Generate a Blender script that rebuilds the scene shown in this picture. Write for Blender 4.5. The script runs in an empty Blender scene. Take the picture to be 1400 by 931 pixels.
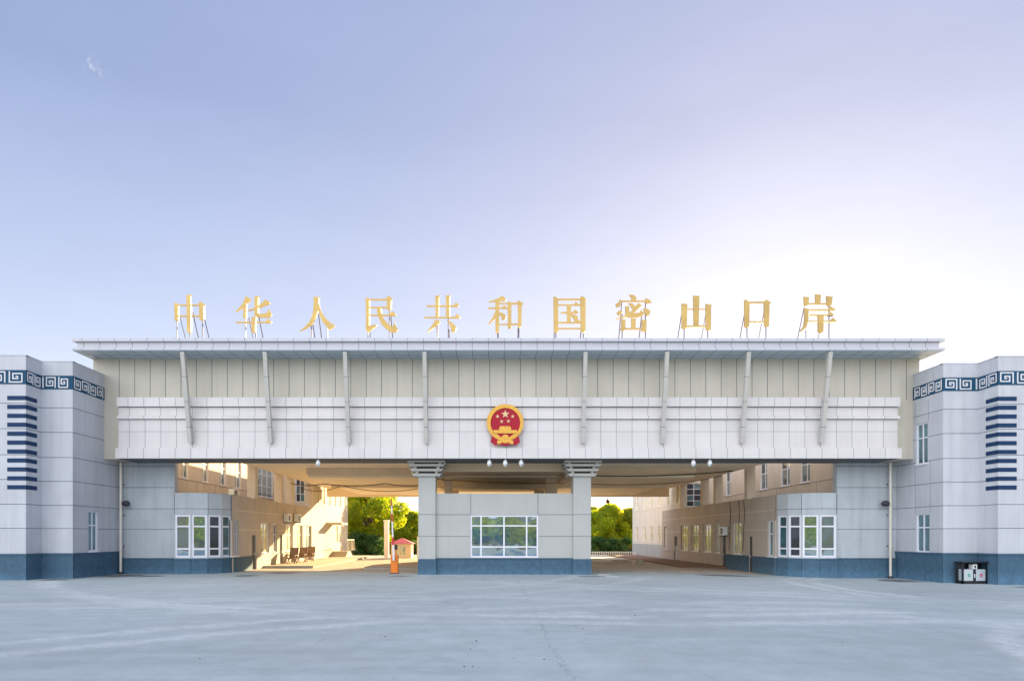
import bpy, math, random
import numpy as np
from mathutils import Vector, Matrix
random.seed(7)
R = math.radians
scene = bpy.context.scene
COL = scene.collection

# ------------------------------------------------------------------ camera numbers
F, CX, CY, EYE = 920.0, 665.0, 733.0, 2.2          # photo pixels (1400 x 931)
def X(px, Y): return (px - CX) * Y / F
def Z(py, Y): return EYE + (CY - py) * Y / F
def Yat(px, Xc): return Xc * F / (px - CX)
SUN_AZ, SUN_EL = R(23.8), R(14.3)

def ground_z(x):
    t = min(1.0, max(0.0, (x - 9.0) / 13.0))
    return -0.25 * t * t * (3 - 2 * t)

# ------------------------------------------------------------------ node helper
class NT:
    def __init__(self, tree):
        self.t = tree; self.n = tree.nodes; self.l = tree.links
    def node(self, typ, **kw):
        nd = self.n.new(typ)
        for k, v in kw.items():
            if hasattr(nd, k) and k not in nd.inputs: setattr(nd, k, v)
        return nd
    def set(self, sock, v):
        if hasattr(v, 'is_output'): self.l.new(v, sock)
        else:
            if sock.type == 'RGBA' and len(v) == 3: v = (*v, 1)
            sock.default_value = v
    def math(self, op, a, b=None, c=None, clamp=False):
        nd = self.n.new('ShaderNodeMath'); nd.operation = op; nd.use_clamp = clamp
        self.set(nd.inputs[0], a)
        if b is not None: self.set(nd.inputs[1], b)
        if c is not None: self.set(nd.inputs[2], c)
        return nd.outputs[0]
    def mix(self, fac, a, b, blend='MIX'):
        nd = self.n.new('ShaderNodeMix'); nd.data_type = 'RGBA'; nd.blend_type = blend
        self.set(nd.inputs['Factor'], fac)
        self.set(nd.inputs[6], a); self.set(nd.inputs[7], b)
        return nd.outputs[2]
    def noise(self, vec, scale, detail=4, rough=.55):
        nd = self.n.new('ShaderNodeTexNoise')
        self.l.new(vec, nd.inputs['Vector'])
        nd.inputs['Scale'].default_value = scale; nd.inputs['Detail'].default_value = detail
        nd.inputs['Roughness'].default_value = rough
        return nd.outputs['Fac']
    def ramp(self, fac, lo, hi, a=0.0, b=1.0):
        nd = self.n.new('ShaderNodeMapRange'); nd.clamp = True
        self.set(nd.inputs[0], fac)
        for i, v in enumerate((lo, hi, a, b)): nd.inputs[i + 1].default_value = v
        return nd.outputs[0]
    def pos(self):
        return self.n.new('ShaderNodeNewGeometry').outputs['Position']
    def scaled(self, vec, s):
        nd = self.n.new('ShaderNodeMapping'); self.l.new(vec, nd.inputs[0])
        nd.inputs['Scale'].default_value = s
        return nd.outputs[0]

def new_mat(name):
    m = bpy.data.materials.new(name); m.use_nodes = True
    t = NT(m.node_tree); bs = m.node_tree.nodes['Principled BSDF']
    return m, t, bs

def plain(name, col, rough=.5, metal=0.0, var=.06, scale=1.5, streak=0.0, bump=0.0, bscale=60, spec=.5, cells=None, cvar=.05, splash=0.0):
    """painted / plastered surface with soft blotches, faint vertical run marks and grain"""
    m, t, bs = new_mat(name)
    p = t.pos()
    n = t.noise(p, scale, 5, .6)
    k = t.ramp(n, .3, .7, 1 - var, 1 + var)
    if streak:
        s = t.noise(t.scaled(p, (3.0, 3.0, .12)), 1.0, 5, .65)
        k = t.math('MULTIPLY', k, t.ramp(s, .45, .75, 1.0, 1 - streak))
    if cells:
        sp = t.n.new('ShaderNodeSeparateXYZ'); t.l.new(p, sp.inputs[0])
        fl = [t.math('FLOOR', t.math('DIVIDE', t.math('SUBTRACT', sp.outputs[i], cells[i][0]), cells[i][1])) for i in range(3)]
        cb = t.n.new('ShaderNodeCombineXYZ')
        for i in range(3): t.l.new(fl[i], cb.inputs[i])
        wn = t.n.new('ShaderNodeTexWhiteNoise'); t.l.new(cb.outputs[0], wn.inputs['Vector'])
        k = t.math('MULTIPLY', k, t.ramp(wn.outputs['Value'], 0, 1, 1 - cvar, 1 + cvar))
    if streak:
        fs = t.noise(t.scaled(p, (9.0, 9.0, .18)), 1.0, 4, .7)
        k = t.math('MULTIPLY', k, t.ramp(fs, .55, .8, 1.0, 1 - streak))
    if splash:
        sz = t.n.new('ShaderNodeSeparateXYZ'); t.l.new(p, sz.inputs[0])
        h_ = t.math('ADD', sz.outputs[2], t.math('MULTIPLY', t.math('SUBTRACT', t.noise(p, 2.2, 5, .7), .5), .9))
        k = t.math('MULTIPLY', k, t.ramp(h_, -.1, .45, 1 + splash, 1.0))
    nd = t.n.new('ShaderNodeVectorMath'); nd.operation = 'SCALE'
    t.set(nd.inputs[0], col); t.set(nd.inputs['Scale'], k)
    t.l.new(nd.outputs[0], bs.inputs['Base Color'])
    bs.inputs['Roughness'].default_value = rough; bs.inputs['Metallic'].default_value = metal
    bs.inputs['Specular IOR Level'].default_value = spec
    if bump:
        b = t.n.new('ShaderNodeBump'); b.inputs['Strength'].default_value = bump
        b.inputs['Distance'].default_value = .01
        t.l.new(t.noise(p, bscale, 3), b.inputs['Height']); t.l.new(b.outputs[0], bs.inputs['Normal'])
    return m

M = {}
M['panel'] = plain('white_aluminium_panel', (.675, .645, .625), .38, var=.035, scale=.9, streak=.05, cells=((-19.92, .8765), (0, 50), (7.10, .94)), cvar=.035)
M['upper'] = plain('grey_green_cladding', (.57, .53, .44), .4, var=.04, scale=.7, streak=.07, cells=((-20.73, .8715), (0, 50), (0, 50)), cvar=.035)
M['eave'] = plain('eave_aluminium', (.56, .565, .61), .35, var=.03, scale=.8)
M['soffit'] = plain('soffit_tiles', (.40, .50, .58), .35, var=.06, scale=1.0)
M['strut'] = plain('strut_metal', (.52, .505, .46), .4, var=.05)
M['wing'] = plain('wing_stone_paint', (.555, .57, .605), .7, var=.06, scale=.6, streak=.12, cells=((-22.4, 3.1), (35.1, 2.0), (1.33, 1.257)), cvar=.03, bump=.15)
M['recess'] = plain('grey_wall_paint', (.49, .53, .555), .7, var=.09, scale=.7, streak=.17, cells=((-21.6, 3.3), (0, 50), (1.33, 1.25)), cvar=.03, bump=.15)
M['plinth'] = plain('blue_grey_plinth', (.055, .122, .185), .75, var=.16, scale=5, streak=.12, splash=.5, bump=.4, bscale=25)
M['seam'] = plain('panel_joint', (.10, .125, .16), .8, var=.03)
M['seam_soft'] = plain('fine_panel_joint', (.19, .20, .25), .8, var=.03)
M['seam_light'] = plain('pale_wall_joint', (.78, .68, .55), .8, var=.03)
M['blue'] = plain('deep_blue_stripe', (.008, .036, .105), .6, var=.08, spec=.25)
M['frieze'] = plain('blue_frieze', (.014, .075, .145), .65, var=.1, scale=5, spec=.25)
M['meander'] = plain('pale_meander', (.74, .73, .74), .6, var=.05)
M['ceiling'] = plain('warm_soffit_paint', (.92, .79, .60), .75, var=.05, scale=.6)
M['beam'] = plain('beam_paint', (.80, .62, .43), .75, var=.06, scale=.8)
M['warm'] = plain('warm_plaster', (.72, .63, .52), .8, var=.06, scale=.8, streak=.08, bump=.2)
M['annex'] = plain('annex_plaster', (.53, .47, .41), .75, var=.07, scale=.8, streak=.1, bump=.2)
M['cream'] = plain('cream_render', (.58, .51, .39), .8, var=.05, scale=.7, streak=.06, bump=.2)
M['booth'] = plain('booth_cladding', (.475, .48, .45), .45, var=.04, scale=.7, streak=.05)
M['capital'] = plain('capital_stone', (.56, .545, .50), .6, var=.07)
M['recessdark'] = plain('dark_shade_tone', (.11, .115, .12), .8)  # dark colour put in for shade between capital slabs; also on the front soffit
M['frame'] = plain('white_window_frame', (.84, .83, .88), .35, var=.03)
M['gold'] = plain('gold_letter_paint', (.55, .365, .11), .36, metal=.35, var=.14, scale=1.1)
M['leg'] = plain('steel_leg', (.16, .13, .17), .6)
M['leg_pale'] = plain('pale_steel_leg', (.3, .3, .3), .5)
M['em_gold'] = plain('emblem_gold', (.70, .38, .055), .4, metal=.3, var=.22, scale=14)
M['em_red'] = plain('emblem_red', (.40, .003, .022), .7, var=.08, scale=5)
M['star'] = plain('emblem_star', (.74, .52, .26), .4)
M['white'] = plain('white_plastic', (.80, .82, .82), .35, var=.03)
M['black'] = plain('black_plastic', (.02, .02, .022), .4)
M['darkmetal'] = plain('dark_metal', (.045, .04, .05), .5, var=.1)
M['pipe'] = plain('pale_pipe', (.72, .66, .58), .35, metal=.2, var=.05, scale=4)
M['binbox'] = plain('bin_silver', (.58, .64, .66), .35, metal=.3, var=.04, scale=6)
M['binframe'] = plain('bin_black', (.012, .013, .02), .45)
M['green'] = plain('green_symbol', (.03, .33, .2), .5)
M['red'] = plain('red_symbol', (.6, .02, .10), .5)
M['orange'] = plain('orange_cabinet', (.86, .22, .015), .4, var=.06, scale=4)
M['armwhite'] = plain('barrier_white', (.82, .80, .78), .4)
M['armred'] = plain('barrier_red', (.66, .03, .04), .4)
M['cream_shade_lift'] = plain('cream_render_lifted_in_shade', (.84, .80, .72), .8, var=.05, scale=.7, streak=.08, bump=.2)  # same cream render, colour lightened because the right block's wall lies in shade
M['roofpink'] = plain('kiosk_roof', (.62, .16, .18), .6, var=.08)
M['kiosk'] = plain('kiosk_wall', (.85, .66, .46), .7)
M['pale'] = plain('pale_stone', (.80, .76, .68), .7, var=.06)
M['door'] = plain('dark_door', (.025, .022, .022), .4)
M['wood'] = plain('dark_red_wood', (.16, .045, .025), .5, var=.15, scale=10)
M['cushion'] = plain('dark_cane', (.30, .19, .12), .7, var=.1, scale=20)
M['cable'] = plain('black_cable', (.03, .022, .02), .6)
M['kerb'] = plain('kerb_concrete', (.42, .38, .32), .85, var=.12, scale=3, bump=.3)
M['brickedge'] = plain('brown_stone_edge', (.24, .14, .09), .85, var=.3, scale=9, bump=.5, bscale=15)
M['roofing'] = plain('grey_roofing', (.28, .28, .27), .85, var=.1)
M['card'] = plain('brown_card', (.42, .30, .20), .8, var=.2, scale=5)
M['paper'] = plain('white_paper', (.8, .78, .74), .7)
M['bark'] = plain('bark', (.12, .085, .055), .9, var=.25, scale=8, bump=.5, bscale=20)

def glass(name, col, gl, refl):
    m, t, bs = new_mat(name)
    for nd in list(t.n):
        if nd.type == 'BSDF_PRINCIPLED': t.n.remove(nd)
    out = [n for n in t.n if n.type == 'OUTPUT_MATERIAL'][0]
    d = t.n.new('ShaderNodeBsdfPrincipled'); d.inputs['Roughness'].default_value = .5
    p = t.pos()
    n = t.noise(t.scaled(p, (1.1, 1.1, .8)), 1.2, 2)
    t.set(d.inputs['Base Color'], t.mix(t.ramp(n, .42, .58), col, tuple(min(1, c * 1.9 + .01) for c in col)))
    g = t.n.new('ShaderNodeBsdfGlossy'); g.inputs['Roughness'].default_value = .015
    t.set(g.inputs['Color'], gl)
    b = t.n.new('ShaderNodeBump'); b.inputs['Strength'].default_value = .10; b.inputs['Distance'].default_value = .05
    t.l.new(t.noise(p, 1.3, 1), b.inputs['Height']); t.l.new(b.outputs[0], g.inputs['Normal'])
    lw = t.n.new('ShaderNodeFresnel'); lw.inputs[0].default_value = 1.5
    fac = t.math('ADD', lw.outputs[0], refl, clamp=True)
    mx = t.n.new('ShaderNodeMixShader'); t.l.new(fac, mx.inputs[0])
    t.l.new(d.outputs[0], mx.inputs[1]); t.l.new(g.outputs[0], mx.inputs[2])
    t.l.new(mx.outputs[0], out.inputs[0])
    return m
M['glass'] = glass('window_glass', (.006, .050, .090), (.78, .92, 1.0), .28)
M['glass_teal'] = glass('tinted_window_glass', (.012, .075, .095), (.8, .95, 1.0), .12)
M['glass_dark'] = glass('dark_window_glass', (.002, .005, .012), (.8, .9, 1.0), .0)
M['glass_curtain'] = glass('curtained_window_glass', (.36, .36, .16), (1.0, 1.0, .9), .12)

def ground_mat():
    m, t, bs = new_mat('yard_concrete')
    p = t.pos()
    sp = t.n.new('ShaderNodeSeparateXYZ'); t.l.new(p, sp.inputs[0])
    px, py = sp.outputs[0], sp.outputs[1]
    k = t.ramp(t.noise(p, .12, 5, .6), .3, .7, .86, 1.12)
    k = t.math('MULTIPLY', k, t.ramp(t.noise(p, 1.3, 6, .65), .3, .7, .90, 1.10))
    k = t.math('MULTIPLY', k, t.ramp(t.noise(p, 14.0, 4, .7), .3, .7, .93, 1.07))
    # long dusty drag marks across the yard
    dr = t.noise(t.scaled(p, (.10, 1.5, 1)), 1.0, 6, .65)
    k = t.math('MULTIPLY', k, t.ramp(dr, .35, .7, .94, 1.07))
    # tyre arcs of turning lorries
    wob = t.math('MULTIPLY', t.math('SUBTRACT', t.noise(p, .35, 3), .5), 1.2)
    arcs = [(26, 4, 17.0, 1), (26.9, 3.5, 19.2, 1), (3, 46, 27.5, 1), (5, 47, 30.0, .8), (30, 30, 14.0, 1), (31, 29.2, 16.2, .9),
            (-16, 44, 22.0, .6), (-14, 45, 24.3, .6), (-4, 2, 22.6, .6), (10, -6, 26.5, .8), (10.6, -6.4, 28.9, .8), (38, 12, 19.5, .9), (20, 50, 25, .8), (21, 51.5, 28.2, .7)]
    mark = None
    for cx, cy, r, w in arcs:
        dx = t.math('SUBTRACT', px, cx); dy = t.math('SUBTRACT', py, cy)
        d = t.math('SQRT', t.math('ADD', t.math('MULTIPLY', dx, dx), t.math('MULTIPLY', dy, dy)))
        d = t.math('ABSOLUTE', t.math('SUBTRACT', t.math('ADD', d, wob), r))
        v = t.ramp(d, .12, .55, w, 0)
        mark = v if mark is None else t.math('MAXIMUM', mark, v)
    patch = t.ramp(t.noise(p, .16, 3, .6), .38, .52)
    mark = t.math('MULTIPLY', mark, t.math('MULTIPLY', patch, t.ramp(t.noise(t.scaled(p, (2, 2, 1)), 2.0, 4, .7), .3, .6)))
    # darker wet / oily stains near the building and one long crack
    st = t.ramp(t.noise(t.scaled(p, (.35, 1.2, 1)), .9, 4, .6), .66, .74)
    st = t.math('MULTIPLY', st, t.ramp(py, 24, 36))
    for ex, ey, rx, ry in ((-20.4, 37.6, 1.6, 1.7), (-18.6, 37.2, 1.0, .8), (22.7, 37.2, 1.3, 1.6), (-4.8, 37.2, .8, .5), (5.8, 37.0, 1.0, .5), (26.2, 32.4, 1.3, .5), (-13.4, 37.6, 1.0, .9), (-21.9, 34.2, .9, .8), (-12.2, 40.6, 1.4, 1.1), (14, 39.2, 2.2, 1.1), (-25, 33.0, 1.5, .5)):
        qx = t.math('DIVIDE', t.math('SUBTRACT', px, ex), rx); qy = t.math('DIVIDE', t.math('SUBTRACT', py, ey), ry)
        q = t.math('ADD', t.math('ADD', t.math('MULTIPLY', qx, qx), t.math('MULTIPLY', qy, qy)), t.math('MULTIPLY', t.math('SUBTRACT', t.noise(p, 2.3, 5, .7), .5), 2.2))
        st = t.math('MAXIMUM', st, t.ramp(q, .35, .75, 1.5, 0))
    cd = t.math('ABSOLUTE', t.math('SUBTRACT', px, t.math('ADD', t.math('ADD', 1.2, t.math('MULTIPLY', py, .012)), t.math('MULTIPLY', t.math('SUBTRACT', t.noise(p, 1.1, 5, .7), .5), .9))))
    crack = t.math('MULTIPLY', t.ramp(cd, .008, .022, .4, 0), t.ramp(t.noise(p, .5, 2), .42, .5))
    jy = t.math('ABSOLUTE', t.math('SUBTRACT', t.math('FRACT', t.math('DIVIDE', py, 6.0)), .5))
    jx = t.math('ABSOLUTE', t.math('SUBTRACT', t.math('FRACT', t.math('DIVIDE', px, 7.0)), .5))
    joint = t.math('MULTIPLY', t.math('MAXIMUM', t.ramp(jy, .0012, .004, .42, 0), t.ramp(jx, .001, .003, .32, 0)), t.ramp(t.noise(p, .4, 3), .45, .6))
    base = t.n.new('ShaderNodeVectorMath'); base.operation = 'SCALE'
    t.set(base.inputs[0], (.385, .445, .45)); t.set(base.inputs['Scale'], k)
    c = t.mix(t.math('MULTIPLY', mark, .6), base.outputs[0], (.70, .71, .71))
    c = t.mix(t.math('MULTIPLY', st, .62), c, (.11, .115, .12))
    c = t.mix(t.math('MAXIMUM', crack, joint), c, (.10, .10, .11))
    t.l.new(c, bs.inputs['Base Color'])
    t.l.new(t.ramp(t.noise(p, .6, 4), .3, .7, .55, .8), bs.inputs['Roughness'])
    b = t.n.new('ShaderNodeBump'); b.inputs['Strength'].default_value = .35; b.inputs['Distance'].default_value = .01
    t.l.new(t.noise(p, 22, 6, .7), b.inputs['Height']); t.l.new(b.outputs[0], bs.inputs['Normal'])
    return m
M['yard'] = ground_mat()
M['asphalt'] = plain('passage_concrete', (.47, .42, .35), .85, var=.18, scale=1.2, bump=.3, bscale=40)
M['paving'] = plain('pavement_slabs', (.52, .45, .34), .85, var=.1, scale=1.5, bump=.2)
M['grass'] = plain('dry_grass', (.13, .12, .045), .95, var=.3, scale=.8, bump=.5, bscale=30)

def leaf_mat(name, a, b, trans):
    m, t, bs = new_mat(name)
    out = [n for n in t.n if n.type == 'OUTPUT_MATERIAL'][0]
    p = t.pos()
    c = t.mix(t.ramp(t.noise(p, .9, 3), .38, .62), a, b)
    c2 = t.mix(t.ramp(t.noise(p, 7, 2), .35, .65), c, tuple(x * .65 for x in a))
    t.l.new(c2, bs.inputs['Base Color']); bs.inputs['Roughness'].default_value = .55
    tr = t.n.new('ShaderNodeBsdfTranslucent')
    sc = t.n.new('ShaderNodeVectorMath'); sc.operation = 'MULTIPLY'
    t.l.new(c2, sc.inputs[0]); sc.inputs[1].default_value = (3.5, 2.9, .6)
    t.l.new(sc.outputs[0], tr.inputs[0])
    mx = t.n.new('ShaderNodeMixShader'); mx.inputs[0].default_value = trans
    t.l.new(bs.outputs[0], mx.inputs[1]); t.l.new(tr.outputs[0], mx.inputs[2])
    t.l.new(mx.outputs[0], out.inputs[0])
    return m
M['leaf_gold'] = leaf_mat('yellow_green_leaves', (.17, .27, .03), (.33, .34, .025), .64)
M['leaf_mid'] = leaf_mat('green_leaves', (.15, .22, .03), (.28, .27, .02), .6)
M['leaf_dark'] = leaf_mat('dark_leaves', (.03, .10, .035), (.08, .16, .035), .4)

# ------------------------------------------------------------------ mesh builder
class MB:
    def __init__(self): self.v, self.f, self.m, self.mats = [], [], [], []
    def mi(self, mat):
        mat = M[mat]
        if mat not in self.mats: self.mats.append(mat)
        return self.mats.index(mat)
    def face(self, pts, mat):
        b = len(self.v); self.v += [tuple(p) for p in pts]
        self.f.append(tuple(range(b, b + len(pts)))); self.m.append(self.mi(mat))
    def box(self, x0, x1, y0, y1, z0, z1, mat, bottom=None):
        i = self.mi(mat); b = len(self.v)
        self.v += [(x0,y0,z0),(x1,y0,z0),(x1,y1,z0),(x0,y1,z0),(x0,y0,z1),(x1,y0,z1),(x1,y1,z1),(x0,y1,z1)]
        for k, q in enumerate(((0,3,2,1),(4,5,6,7),(0,1,5,4),(1,2,6,5),(2,3,7,6),(3,0,4,7))):
            self.f.append(tuple(b + j for j in q)); self.m.append(self.mi(bottom) if bottom and k == 0 else i)
    def obox(self, o, u, n, ua, ub, na, nb, za, zb, mat):
        """box in wall coordinates: u along the wall, n outward"""
        i = self.mi(mat); b = len(self.v)
        def P(a, c, z): return (o[0] + u[0]*a + n[0]*c, o[1] + u[1]*a + n[1]*c, z)
        pts = [P(ua,nb,za),P(ub,nb,za),P(ub,na,za),P(ua,na,za),P(ua,nb,zb),P(ub,nb,zb),P(ub,na,zb),P(ua,na,zb)]
        self.v += pts
        for q in ((0,3,2,1),(4,5,6,7),(0,1,5,4),(1,2,6,5),(2,3,7,6),(3,0,4,7)):
            self.f.append(tuple(b + j for j in q)); self.m.append(i)
    def beam(self, p, q, w, h, mat, up=(0,0,1)):
        p, q = Vector(p), Vector(q); d = (q - p).normalized(); up = Vector(up)
        s = d.cross(up)
        if s.length < 1e-4: s = d.cross(Vector((0,1,0)))
        s.normalize(); t = s.cross(d).normalized()
        i = self.mi(mat); b = len(self.v)
        for c in (p, q):
            for a, e in ((-1,-1),(1,-1),(1,1),(-1,1)): self.v.append(tuple(c + s*a*w/2 + t*e*h/2))
        for k in range(4):
            self.f.append((b+k, b+(k+1)%4, b+4+(k+1)%4, b+4+k)); self.m.append(i)
        self.f.append((b+3,b+2,b+1,b)); self.m.append(i); self.f.append((b+4,b+5,b+6,b+7)); self.m.append(i)
    def tube(self, pts, r, mat, n=8, r1=None):
        i = self.mi(mat); pts = [Vector(p) for p in pts]; rings = []
        L = len(pts)
        for k, p in enumerate(pts):
            d = (pts[min(k+1, L-1)] - pts[max(k-1, 0)]).normalized()
            a = Vector((0,0,1)) if abs(d.z) < .9 else Vector((1,0,0))
            s = d.cross(a).normalized(); t = d.cross(s).normalized()
            rr = r if r1 is None else r + (r1 - r) * k / max(1, L-1)
            b = len(self.v); rings.append(b)
            for j in range(n):
                an = 2*math.pi*j/n
                self.v.append(tuple(p + s*math.cos(an)*rr + t*math.sin(an)*rr))
        for a, b in zip(rings, rings[1:]):
            for j in range(n):
                self.f.append((a+j, a+(j+1)%n, b+(j+1)%n, b+j)); self.m.append(i)
        self.f.append(tuple(rings[0]+j for j in range(n))); self.m.append(i)
        self.f.append(tuple(rings[-1]+n-1-j for j in range(n))); self.m.append(i)
    def lathe(self, c, prof, mat, n=16, axis='z'):
        i = self.mi(mat); rings = []
        for r, h in prof:
            b = len(self.v); rings.append(b)
            for j in range(n):
                an = 2*math.pi*j/n; ca, sa = math.cos(an)*r, math.sin(an)*r
                if axis == 'z': self.v.append((c[0]+ca, c[1]+sa, c[2]+h))
                elif axis == 'y': self.v.append((c[0]+ca, c[1]+h, c[2]+sa))
                else: self.v.append((c[0]+h, c[1]+ca, c[2]+sa))
        for a, b in zip(rings, rings[1:]):
            for j in range(n):
                self.f.append((a+j, a+(j+1)%n, b+(j+1)%n, b+j)); self.m.append(i)
        self.f.append(tuple(rings[0]+j for j in range(n))); self.m.append(i)
        self.f.append(tuple(rings[-1]+n-1-j for j in range(n))); self.m.append(i)
    def prism(self, pts, y0, y1, mat):
        """polygon in X-Z extruded along Y (y0 nearest the camera)"""
        i = self.mi(mat); n = len(pts); b = len(self.v)
        self.v += [(x, y0, z) for x, z in pts] + [(x, y1, z) for x, z in pts]
        self.f.append(tuple(b+k for k in range(n))); self.m.append(i)
        self.f.append(tuple(b+n+n-1-k for k in range(n))); self.m.append(i)
        for k in range(n):
            self.f.append((b+k, b+(k+1)%n, b+n+(k+1)%n, b+n+k)); self.m.append(i)
    def build(self, name, parent=None, smooth=False, tri=False, bevel=0):
        import bmesh
        off = Vector((0,0,0)); q = parent
        while q is not None: off += q.location; q = q.parent
        me = bpy.data.meshes.new(name)
        me.from_pydata([(x-off.x, y-off.y, z-off.z) for x, y, z in self.v], [], self.f)
        for m in self.mats: me.materials.append(m)
        me.polygons.foreach_set('material_index', self.m)
        bm = bmesh.new(); bm.from_mesh(me)
        if tri: bmesh.ops.triangulate(bm, faces=[f for f in bm.faces if len(f.verts) > 4], ngon_method='EAR_CLIP')
        bmesh.ops.recalc_face_normals(bm, faces=bm.faces)
        if smooth:
            for f in bm.faces: f.smooth = True
        bm.to_mesh(me); bm.free()
        if smooth: 
            try: me.set_sharp_from_angle(angle=R(40))
            except Exception: pass
        o = bpy.data.objects.new(name, me); COL.objects.link(o)
        if parent is not None: o.parent = parent
        if bevel:
            bv = o.modifiers.new('Bevel', 'BEVEL'); bv.width = bevel; bv.segments = 1; bv.limit_method = 'ANGLE'
        return o

def thing(name, label, cat, loc=(0,0,0), group=None):
    o = bpy.data.objects.new(name, None); COL.objects.link(o); o.location = loc
    o.empty_display_size = .3
    o['label'] = label; o['category'] = cat
    if group: o['group'] = group
    bpy.context.view_layer.update()
    return o
def tag(o, label, cat, group=None):
    o['label'] = label; o['category'] = cat
    if group: o['group'] = group
    return o
def kind(o, k): o['kind'] = k; return o

# ------------------------------------------------------------------ walls with real openings
def facade(mb, o, u, n, W, z0, z1, mat, holes=(), depth=.16):
    us = sorted({0, W, *[h[0] for h in holes], *[h[1] for h in holes]})
    zs = sorted({z0, z1, *[h[2] for h in holes], *[h[3] for h in holes]})
    def P(a, c, z): return (o[0]+u[0]*a+n[0]*c, o[1]+u[1]*a+n[1]*c, z)
    for a, b in zip(us, us[1:]):
        for c, d in zip(zs, zs[1:]):
            mu, mz = (a+b)/2, (c+d)/2
            if any(h[0] < mu < h[1] and h[2] < mz < h[3] for h in holes): continue
            mb.face([P(a,0,c),P(b,0,c),P(b,0,d),P(a,0,d)], mat)
    for a, b, c, d in [h[:4] for h in holes]:
        for q in ([P(a,0,c),P(b,0,c),P(b,-depth,c),P(a,-depth,c)], [P(a,0,d),P(b,0,d),P(b,-depth,d),P(a,-depth,d)],
                  [P(a,0,c),P(a,0,d),P(a,-depth,d),P(a,-depth,c)], [P(b,0,c),P(b,0,d),P(b,-depth,d),P(b,-depth,c)]):
            mb.face(q, mat)

def window(parent, o, u, n, a, b, c, d, cols=(), rows=(), glassm='glass', depth=.10, bar=.055, sill=True, wide=None):
    """frame bars (one mesh) with the panes as its child; cols/rows are fractions where bars stand"""
    mb = MB(); w, h = b-a, d-c
    wide = wide or {}
    def bars(ua, ub, za, zb): mb.obox(o, u, n, ua, ub, -depth-.05, -depth+.03, za, zb, 'frame')
    bars(a, a+bar, c, d); bars(b-bar, b, c, d)
    cx = [a+bar]
    for i, f in enumerate(cols):
        x = a + f*w; hw = wide.get(i, bar)/2
        bars(x-hw, x+hw, c+bar, d-bar); cx += [x-hw, x+hw]
    cx.append(b-bar)
    bars(a+bar, b-bar, c, c+bar); bars(a+bar, b-bar, d-bar, d)
    for ff in rows:
        zz = c + ff*h
        for k in range(0, len(cx), 2): bars(cx[k], cx[k+1], zz-bar*.45, zz+bar*.45)
    fr = mb.build('window', parent)
    g = MB()
    glist = glassm if isinstance(glassm, (list, tuple)) else [glassm]
    rz = [c+bar] + [c+f*h for f in rows] + [d-bar]
    q = 0
    for k in range(0, len(cx), 2):
        for j in range(len(rz)-1):
            g.obox(o, u, n, cx[k]-.01, cx[k+1]+.01, -depth-.022, -depth-.012, rz[j]-.005, rz[j+1]+.0, glist[(q if len(glist) > 1 else 0) % len(glist)]); q += 1
    g.build('pane', fr)
    if sill:
        s = MB(); s.obox(o, u, n, a-.05, b+.05, -depth+.03, .06, c-.06, c-.002, 'frame'); s.build('sill', fr)
    return fr

def door(parent, o, u, n, a, b, c, d, mat='door'):
    mb = MB(); mb.obox(o, u, n, a, b, -.14, -.09, c, d, mat)
    dr = mb.build('door', parent)
    h = MB(); h.obox(o, u, n, a+(b-a)*.82, a+(b-a)*.88, -.09, -.03, c+.95, c+1.1, 'pipe'); h.build('handle', dr)
    return dr

def strip_h(mb, o, u, n, a, b, z, mat, t=.03, p=.004): mb.obox(o, u, n, a, b, -.02, p, z-t/2, z+t/2, mat)
def strip_v(mb, o, u, n, a, z0, z1, mat, t=.03, p=.005): mb.obox(o, u, n, a-t/2, a+t/2, -.02, p, z0, z1, mat)

# ------------------------------------------------------------------ world, sun, camera
world = bpy.data.worlds.new('World'); scene.world = world; world.use_nodes = True
wt = NT(world.node_tree)
bg = wt.n['Background']
sky = wt.n.new('ShaderNodeTexSky'); sky.sky_type = 'NISHITA'; sky.sun_disc = False
sky.sun_elevation = SUN_EL; sky.sun_rotation = SUN_AZ; sky.altitude = 100
sky.air_density = 1.0; sky.dust_density = 1.0; sky.ozone_density = 3.0
def vec(op, a, b=None):
    nd = wt.n.new('ShaderNodeVectorMath'); nd.operation = op
    wt.set(nd.inputs[0], a)
    if b is not None: wt.set(nd.inputs[1], b)
    return nd.outputs[0]
K_SKY = (2.75, 2.75, 2.6)                      # hazy air: the glow round the sun rolls off softly
den = vec('ADD', vec('DIVIDE', sky.outputs[0], K_SKY), (1, 1, 1))
soft = vec('DIVIDE', sky.outputs[0], den)
tc = wt.n.new('ShaderNodeTexCoord'); sx = wt.n.new('ShaderNodeSeparateXYZ'); wt.l.new(tc.outputs['Generated'], sx.inputs[0])
thin = wt.noise(wt.scaled(tc.outputs['Generated'], (1.2, 1.2, 5.0)), 2.2, 6, .62)
soft = vec('SCALE', soft); wt.l.new(vec('DIVIDE', sky.outputs[0], den), soft.node.inputs[0]); wt.l.new(wt.ramp(thin, .3, .7, .95, 1.06), soft.node.inputs['Scale'])
wd = vec('DISTANCE', tc.outputs['Generated'], tuple(Vector(((128-CX)/F, 1, (CY-92)/F)).normalized())).node.outputs['Value']
wisp = wt.math('MULTIPLY', wt.ramp(wd, .004, .013, 1, 0), wt.ramp(wt.noise(wt.scaled(tc.outputs['Generated'], (160, 160, 60)), 1.0, 4, .7), .5, .65))
wv = vec('SCALE', (.9, .8, .5)); wt.l.new(wisp, wv.node.inputs['Scale']); soft = vec('ADD', soft, wv)
bd = vec('DOT_PRODUCT', tc.outputs['Generated'], tuple(Vector((-.42, -.78, .46)).normalized())).node.outputs['Value']
back = wt.ramp(bd, .30, .95)
up = wt.ramp(sx.outputs[2], -.05, .12)
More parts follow.
